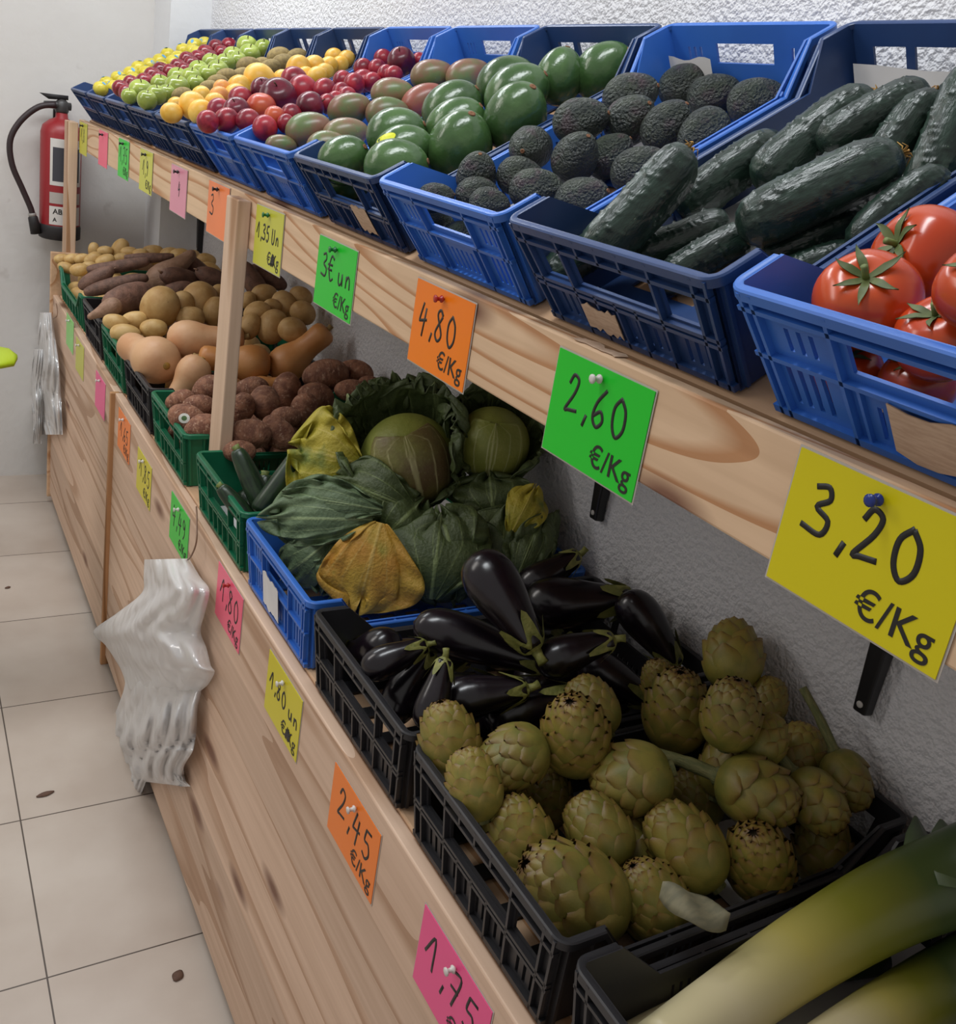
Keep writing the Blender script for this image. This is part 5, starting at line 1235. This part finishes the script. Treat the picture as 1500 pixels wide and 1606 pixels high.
bag_mesh(nb([(140, 360, 622, -6), (240, 356, 686, 0), (335, 345, 742, -15), (450, 205, 716, 0), (560, 62, 690, 0), (640, 130, 725, 20), (720, 185, 750, 40), (790, 225, 772, 10), (850, 245, 735, 20), (900, 250, 690, 10)]), .480, .055, 3, name='bag_bundle', parent=bg, thick=.03)
bag_mesh(nb([(760, 250, 700, 60), (880, 245, 692, 40), (1000, 205, 672, 10), (1120, 160, 668, 0), (1215, 138, 655, 0), (1270, 175, 640, 0), (1340, 195, 590, 20), (1400, 215, 585, 60), (1425, 225, 560, 40)]), .480, .03, 5, name='bag_tail', parent=bg, thick=.02, wr=.01)
bag_mesh(nb([(1350, 205, 420, 30), (1430, 225, 375, 0), (1520, 240, 335, 20), (1590, 262, 318, -20)]), .474, .012, 6, name='bag_strip', parent=bg, thick=.008, wr=.004)
bag_mesh(nb([(1330, 420, 590, 30), (1400, 490, 600, 30), (1470, 570, 632, 0)]), .480, .010, 7, name='bag_strip', parent=bg, thick=.006, wr=.003)
fb = tag(empty('plastic_bags', onx(75, 500, .47)), 'white plastic bags hanging at the far end of the front panel', 'plastic bags')
def nf(rows): return [(.1556*a, 470+.1556*y, .1556*b_, 470+.1556*y) for y, a, b_ in rows]
bag_mesh(nf([(130, 400, 520), (300, 385, 545), (600, 335, 590), (900, 250, 612), (1100, 330, 622), (1360, 425, 632)]), .478, .03, 9, name='bag_bundle', parent=fb, thick=.02)
bag_mesh(nf([(500, 340, 480), (900, 300, 450), (1200, 335, 430), (1450, 330, 418)]), .462, .02, 10, name='bag_tail', parent=fb, thick=.015)
def hook(px, label):
    mb = MB(); pts = [tuple(onx(u, v, x_)) for u, v, x_ in px]; mb.tube(smooth_path(pts, 6), .0016, 8); o = mb.build('wire_hook', mat('hook_wire', '#7a5a44', rough=.4, rnd=False)); return tag(o, label, 'hook')
hook([(308, 795, .4865), (309, 815, .478), (308, 850, .470), (300, 872, .466), (292, 880, .470)], 'bent wire hook on the panel holding the nearer plastic bags')
hook([(88, 476, .4865), (90, 488, .478), (89, 496, .470), (83, 500, .466)], 'bent wire hook on the panel holding the far plastic bags')

# ------------------------------------------------------------------ lime table at the left, floor scraps, paper scraps
tb = tag(empty('side_table', (-.55, 2.6, 0)), 'lime green plastic edge poking in at the left before the far wall', 'table')
tipp = ony(27, 560, 2.6); M_lime = mat('lime_plastic', '#b4c81e', '#a8bd1c', scale=3, rough=.4, rnd=False)
mb = MB(); rows = []
Zm = tipp[2]; X1 = tipp[0]
for k in range(11):
    t = k/10; x_ = X1-(X1+1.1)*(t**2); ww = .16*math.sqrt(max(1-(1-t)**2, .004)); hh = .006+.010*min(1, t*3)**.7
    rows.append([(x_+.55, math.cos(a)*ww, Zm+hh*math.copysign(abs(math.sin(a))**.6, math.sin(a))-.004*t) for a in np.linspace(0, 2*math.pi, 25)[:-1]])
mb.grid(rows, True); mb.f += [tuple(range(24)), tuple(range(240, 264))]; mb.mi += [0, 0]
mb.build('table_top', M_lime, tb)
mb = MB(); mb.lathe([(0, .2), (.015, .2), (.03, .05), (.06, .03), (float(Zm)-.02, .03)], 24); mb.build('pedestal', M_lime, tb)
def scrap(u, v, z, sx, sy, rot, label, M, name='leaf_scrap'):
    p = onz(u, v, z); mb = MB(); rows = []
    for j in range(7):
        t = j/6; w_ = sy*math.sin(math.pi*(.08+.84*t))
        rows.append([((t-.5)*sx, q*w_, .0015+.004*(1-q*q)*math.sin(3*t)) for q in (-1, 0, 1)])
    mb.grid(rows); o = mb.build(name, M); md = o.modifiers.new('thickness', 'SOLIDIFY'); md.thickness = .0008; md.offset = 0
    o.location = p; o.rotation_euler = (0, 0, rot); return tag(o, label, 'scrap')
M_scr = mat('dry_scrap', '#5a4236', '#6e5444', scale=40, rough=.8, rnd=False)
scrap(71, 1246, .0005, .040, .008, .2, 'thin dry leaf scrap on the floor tile left of the bags', M_scr)
scrap(279, 1531, .0005, .026, .011, .9, 'small dark leaf scrap on the tile near the front panel', M_scr)
scrap(12, 922, .0005, .018, .006, .4, 'tiny dark scrap on the floor by the left picture edge', M_scr)
def paper_scrap(u, v, label, sx, sy, seed):
    p = onz(u, v, H-.1772); rr = random.Random(seed); mb = MB(); n_ = 11
    top_ = [(-.004+rr.uniform(-.002, .002), (i/(n_-1)-.5)*sx, .0006) for i in range(n_)]; bot = [(.012+rr.uniform(-.004, .003), (i/(n_-1)-.5)*sx, .0006+.001*math.sin(i)) for i in range(n_)]
    mb.grid([top_, bot]); o = mb.build('paper_scrap', M_kraft, smooth=False); md = o.modifiers.new('thickness', 'SOLIDIFY'); md.thickness = .0006
    o.location = (.573, p[1], H-.1772); return tag(o, label, 'paper scrap')
paper_scrap(945, 545, 'torn brown paper scrap on the board above the green 2,60 card', .07, .01, 1)
